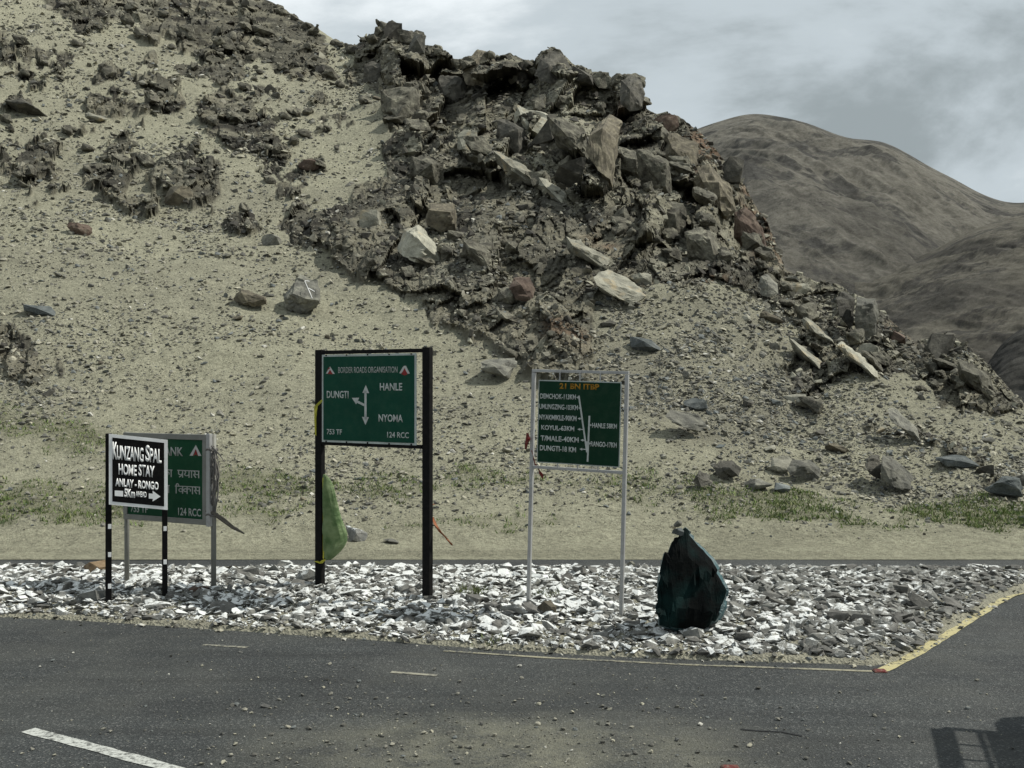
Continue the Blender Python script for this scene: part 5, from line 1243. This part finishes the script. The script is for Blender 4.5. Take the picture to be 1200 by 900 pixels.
for (x_, y_) in sil:
    X_ = (x_ - 600) / F * D0; Z_ = zat(y_, D0)
    lean = (cz_ - y_) / 60
    yf = D0 + .02 + .10 * max(lean, 0) + (x_ - cx_) / 45 * .10
    ins = .055 if (x_ > 806 and y_ < 690) else (.15 if (x_ > 838 and y_ > 705) else .02)
    fr.append(bm.verts.new(((x_ - 600 - (x_ - cx_) * ins) / F * yf, yf, zat(y_ + (cz_ - y_) * ins * .7, yf))))
    yb = D0 + .16 + rr.uniform(0, .03) + (x_ - cx_) / 45 * .07
    md_.append(bm.verts.new(((x_ - 600) / F * yb, yb, zat(y_, yb))))
    yc = D0 + .42; bk.append(bm.verts.new(((cx_ + (x_ - cx_) * .72 - 600) / F * yc, yc, zat(cz_ + (y_ - cz_) * .78, yc))))
n = len(sil)
faces_side = []
for A, B in ((fr, md_), (md_, bk)):
    for k in range(n): faces_side.append(bm.faces.new((A[k], A[(k + 1) % n], B[(k + 1) % n], B[k])))
fc = bm.faces.new(fr); bm.faces.new(bk[::-1])
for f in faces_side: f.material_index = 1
for _ in range(3):
    bmesh.ops.triangulate(bm, faces=bm.faces); bmesh.ops.subdivide_edges(bm, edges=bm.edges, cuts=1)
bmesh.ops.triangulate(bm, faces=bm.faces)
bmesh.ops.recalc_face_normals(bm, faces=bm.faces)
fv = {v for f in bm.faces if f.material_index == 0 for v in f.verts if all(g.material_index == 0 for g in v.link_faces) and f.calc_center_median().y < D0 + .3}
for v in fv:
    x_, y_ = 600 + F * v.co.x / v.co.y, 450 - F * (v.co.z - HC) / v.co.y
    d_ = float(poly_sd(np.array([x_]), np.array([y_]), sil)[0]); v.co.y -= .085 * min(1, max(0, d_) / 22) ** .6
co = np.array([v.co[:] for v in bm.verts]); hf, cr_, _ = facet(co, .26, 71, 1.1, .3); hn = fbm(*co.T, .12, 4, 5)
bm.normal_update()
nrm_ = [v.normal.copy() for v in bm.verts]
for v, nn_, q1, q2 in zip(bm.verts, nrm_, hf, hn): v.co += nn_ * float(.022 * q1 + .008 * q2)
me = bpy.data.meshes.new('standing_rock'); bm.to_mesh(me); bm.free(); o = new_obj('standing_rock', me, 'teal_shaded'); me.materials.append(MATS['teal_lit'])
tag(o, 'tall pointed rock in dark teal paint, the shade of its front coloured black, standing in the white rubble', 'rock')
for (px, py, w_, h_, lab, mm) in [(795, 621, 16, 10, 'flat grey stone balanced on the shoulder of the black rock', 'rock_blue_grey'), (794, 612, 11, 8, 'small grey pebble on top of the balanced stone', 'rock_grey'), (790, 617, 6, 5, 'tiny pale pebble left on the balanced stone', 'rock_pale')]:
    D_ = D0 + .08; k = D_ / F; q = Vector(((px - 600) * k, D_, zat(py + h_ * .25, D_)))
    o = new_obj('stone', proto('chip', (px + py) % 7, mm)); o.scale = (w_ * k * 1.1, w_ * k, h_ * k * 1.5); o.rotation_euler = (0, .3, px); o.location = q; tag(o, lab, 'stone')

# ---------------------------------------------------------------- van parked just right of the view, its shadow falls on the road
VX, y0v, y1v = 4.32, 6.08, 7.56
V0 = empty('parked_van', (VX, (y0v + y1v) / 2, 0), math.radians(-17)); tag(V0, 'white van with a roof carrier parked beside the viewpoint', 'van')
painted('van_paint', (.62, .62, .60), .35, .12, 8, spec=.5); mat('van_glass', (.02, .025, .025), .08, 0, .6); mat('tyre', (.02, .02, .02), .85); mat('rim', (.35, .35, .36), .4, .6)
hw = (y1v - y0v) / 2
def loft(name, secs, m, parent):
    """secs: list of (x, [(y,z)...])"""
    bm = bmesh.new(); R = [[bm.verts.new((x, y, z)) for y, z in pr] for x, pr in secs]
    for A, B in zip(R, R[1:]):
        for k in range(len(A)): bm.faces.new((A[k], A[(k + 1) % len(A)], B[(k + 1) % len(A)], B[k]))
    bm.faces.new(R[0][::-1]); bm.faces.new(R[-1])
    bmesh.ops.bevel(bm, geom=[e for e in bm.edges if len(e.link_faces) == 2 and e.calc_face_angle(0) > .5], offset=.03, segments=2, affect='EDGES')
    return bm_obj(name, bm, m, parent)
def prof_(h, rw): return [(-hw, .28), (hw, .28), (hw, .95), (hw * .98, 1.0), (rw, h - .06), (rw - .1, h), (-rw + .1, h), (-rw, h - .06), (-hw * .98, 1.0), (-hw, .95)]
loft('body', [(0.02, prof_(1.70, hw * .93)), (.08, prof_(1.80, hw * .93)), (2.5, prof_(1.82, hw * .93)), (3.15, prof_(1.12, hw * .93)), (3.3, prof_(.98, hw * .9))], 'van_paint', V0)
box_obj('rear_window', (.045, 0, 1.28), (.02, hw * 1.4, .38), 'van_glass', V0)
for s in (-1, 1):
    box_obj('side_window', (1.3, s * hw * .965, 1.3), (2.0, .03, .36), 'van_glass', V0)
    for x in (.6, 2.7):
        w_ = bpy.data.objects.new('wheel', None); COL.objects.link(w_); w_.parent = V0; w_.location = (x, s * (hw - .08), .29)
        bm = bmesh.new(); bmesh.ops.create_cone(bm, cap_ends=True, segments=28, radius1=.29, radius2=.29, depth=.17, matrix=Matrix.Rotation(math.pi / 2, 4, 'X')); bmesh.ops.bevel(bm, geom=[e for e in bm.edges if e.calc_face_angle(0) > 1], offset=.03, segments=2, affect='EDGES'); bm_obj('tyre', bm, 'tyre', w_)
        bm = bmesh.new(); bmesh.ops.create_cone(bm, cap_ends=True, segments=20, radius1=.17, radius2=.15, depth=.19, matrix=Matrix.Rotation(math.pi / 2, 4, 'X')); bm_obj('rim', bm, 'rim', w_)
    box_obj('tail_light', (.01, s * hw * .88, .88), (.03, .1, .22), mat('tail_red', (.35, .02, .02), .3), V0)
box_obj('bumper', (-.04, 0, .38), (.12, hw * 1.9, .2), 'black_paint', V0, .02)
# roof carrier: tubes and a ladder-like rear gate overhanging the tail
rk_ = bpy.data.objects.new('roof_rack', None); COL.objects.link(rk_); rk_.parent = V0
bm = bmesh.new(); zr_ = 1.98; ry = hw * .58
for y_ in (-ry, ry): add_tube(bm, [(-.1, y_ + .03, zr_), (2.3, y_, zr_)], .03, 8)
for x_ in (0.1, .7, 1.3, 1.9, 2.3): add_tube(bm, [(x_, -ry, zr_), (x_, ry, zr_)], .018, 6)
for y_ in (-ry / 3, ry / 3): add_tube(bm, [(-.1, y_, zr_), (2.3, y_, zr_)], .014, 6)
add_tube(bm, [(-.1, -ry, zr_), (-.1, ry, zr_)], .045, 8)
for x_ in (.15, 1.2, 2.2):
    for y_ in (-ry, ry): add_tube(bm, [(x_, y_, zr_), (x_, y_, 1.72)], .015, 6)
bm_obj('rack_frame', bm, 'black_paint', rk_)
box_obj('rear_gate', (-.12, 0, zr_ + .0), (.05, ry * 2 + .02, .13), 'black_paint', rk_)
box_obj('shadow_load', (1.22, 0.02, zr_ + .06), (1.95, ry * 2.3, .26), painted('shadow_load_cover', (.05, .06, .07), .8, .3, 10), rk_, .05)  # unseen load, shaped to fill out the van's shadow on the road
bm = bmesh.new(); add_tube(bm, [(.2, ry * .75, 1.72), (-.33, ry * 1.02, 1.98)], [.008, .004], 6); bm_obj('antenna', bm, 'black_paint', V0)
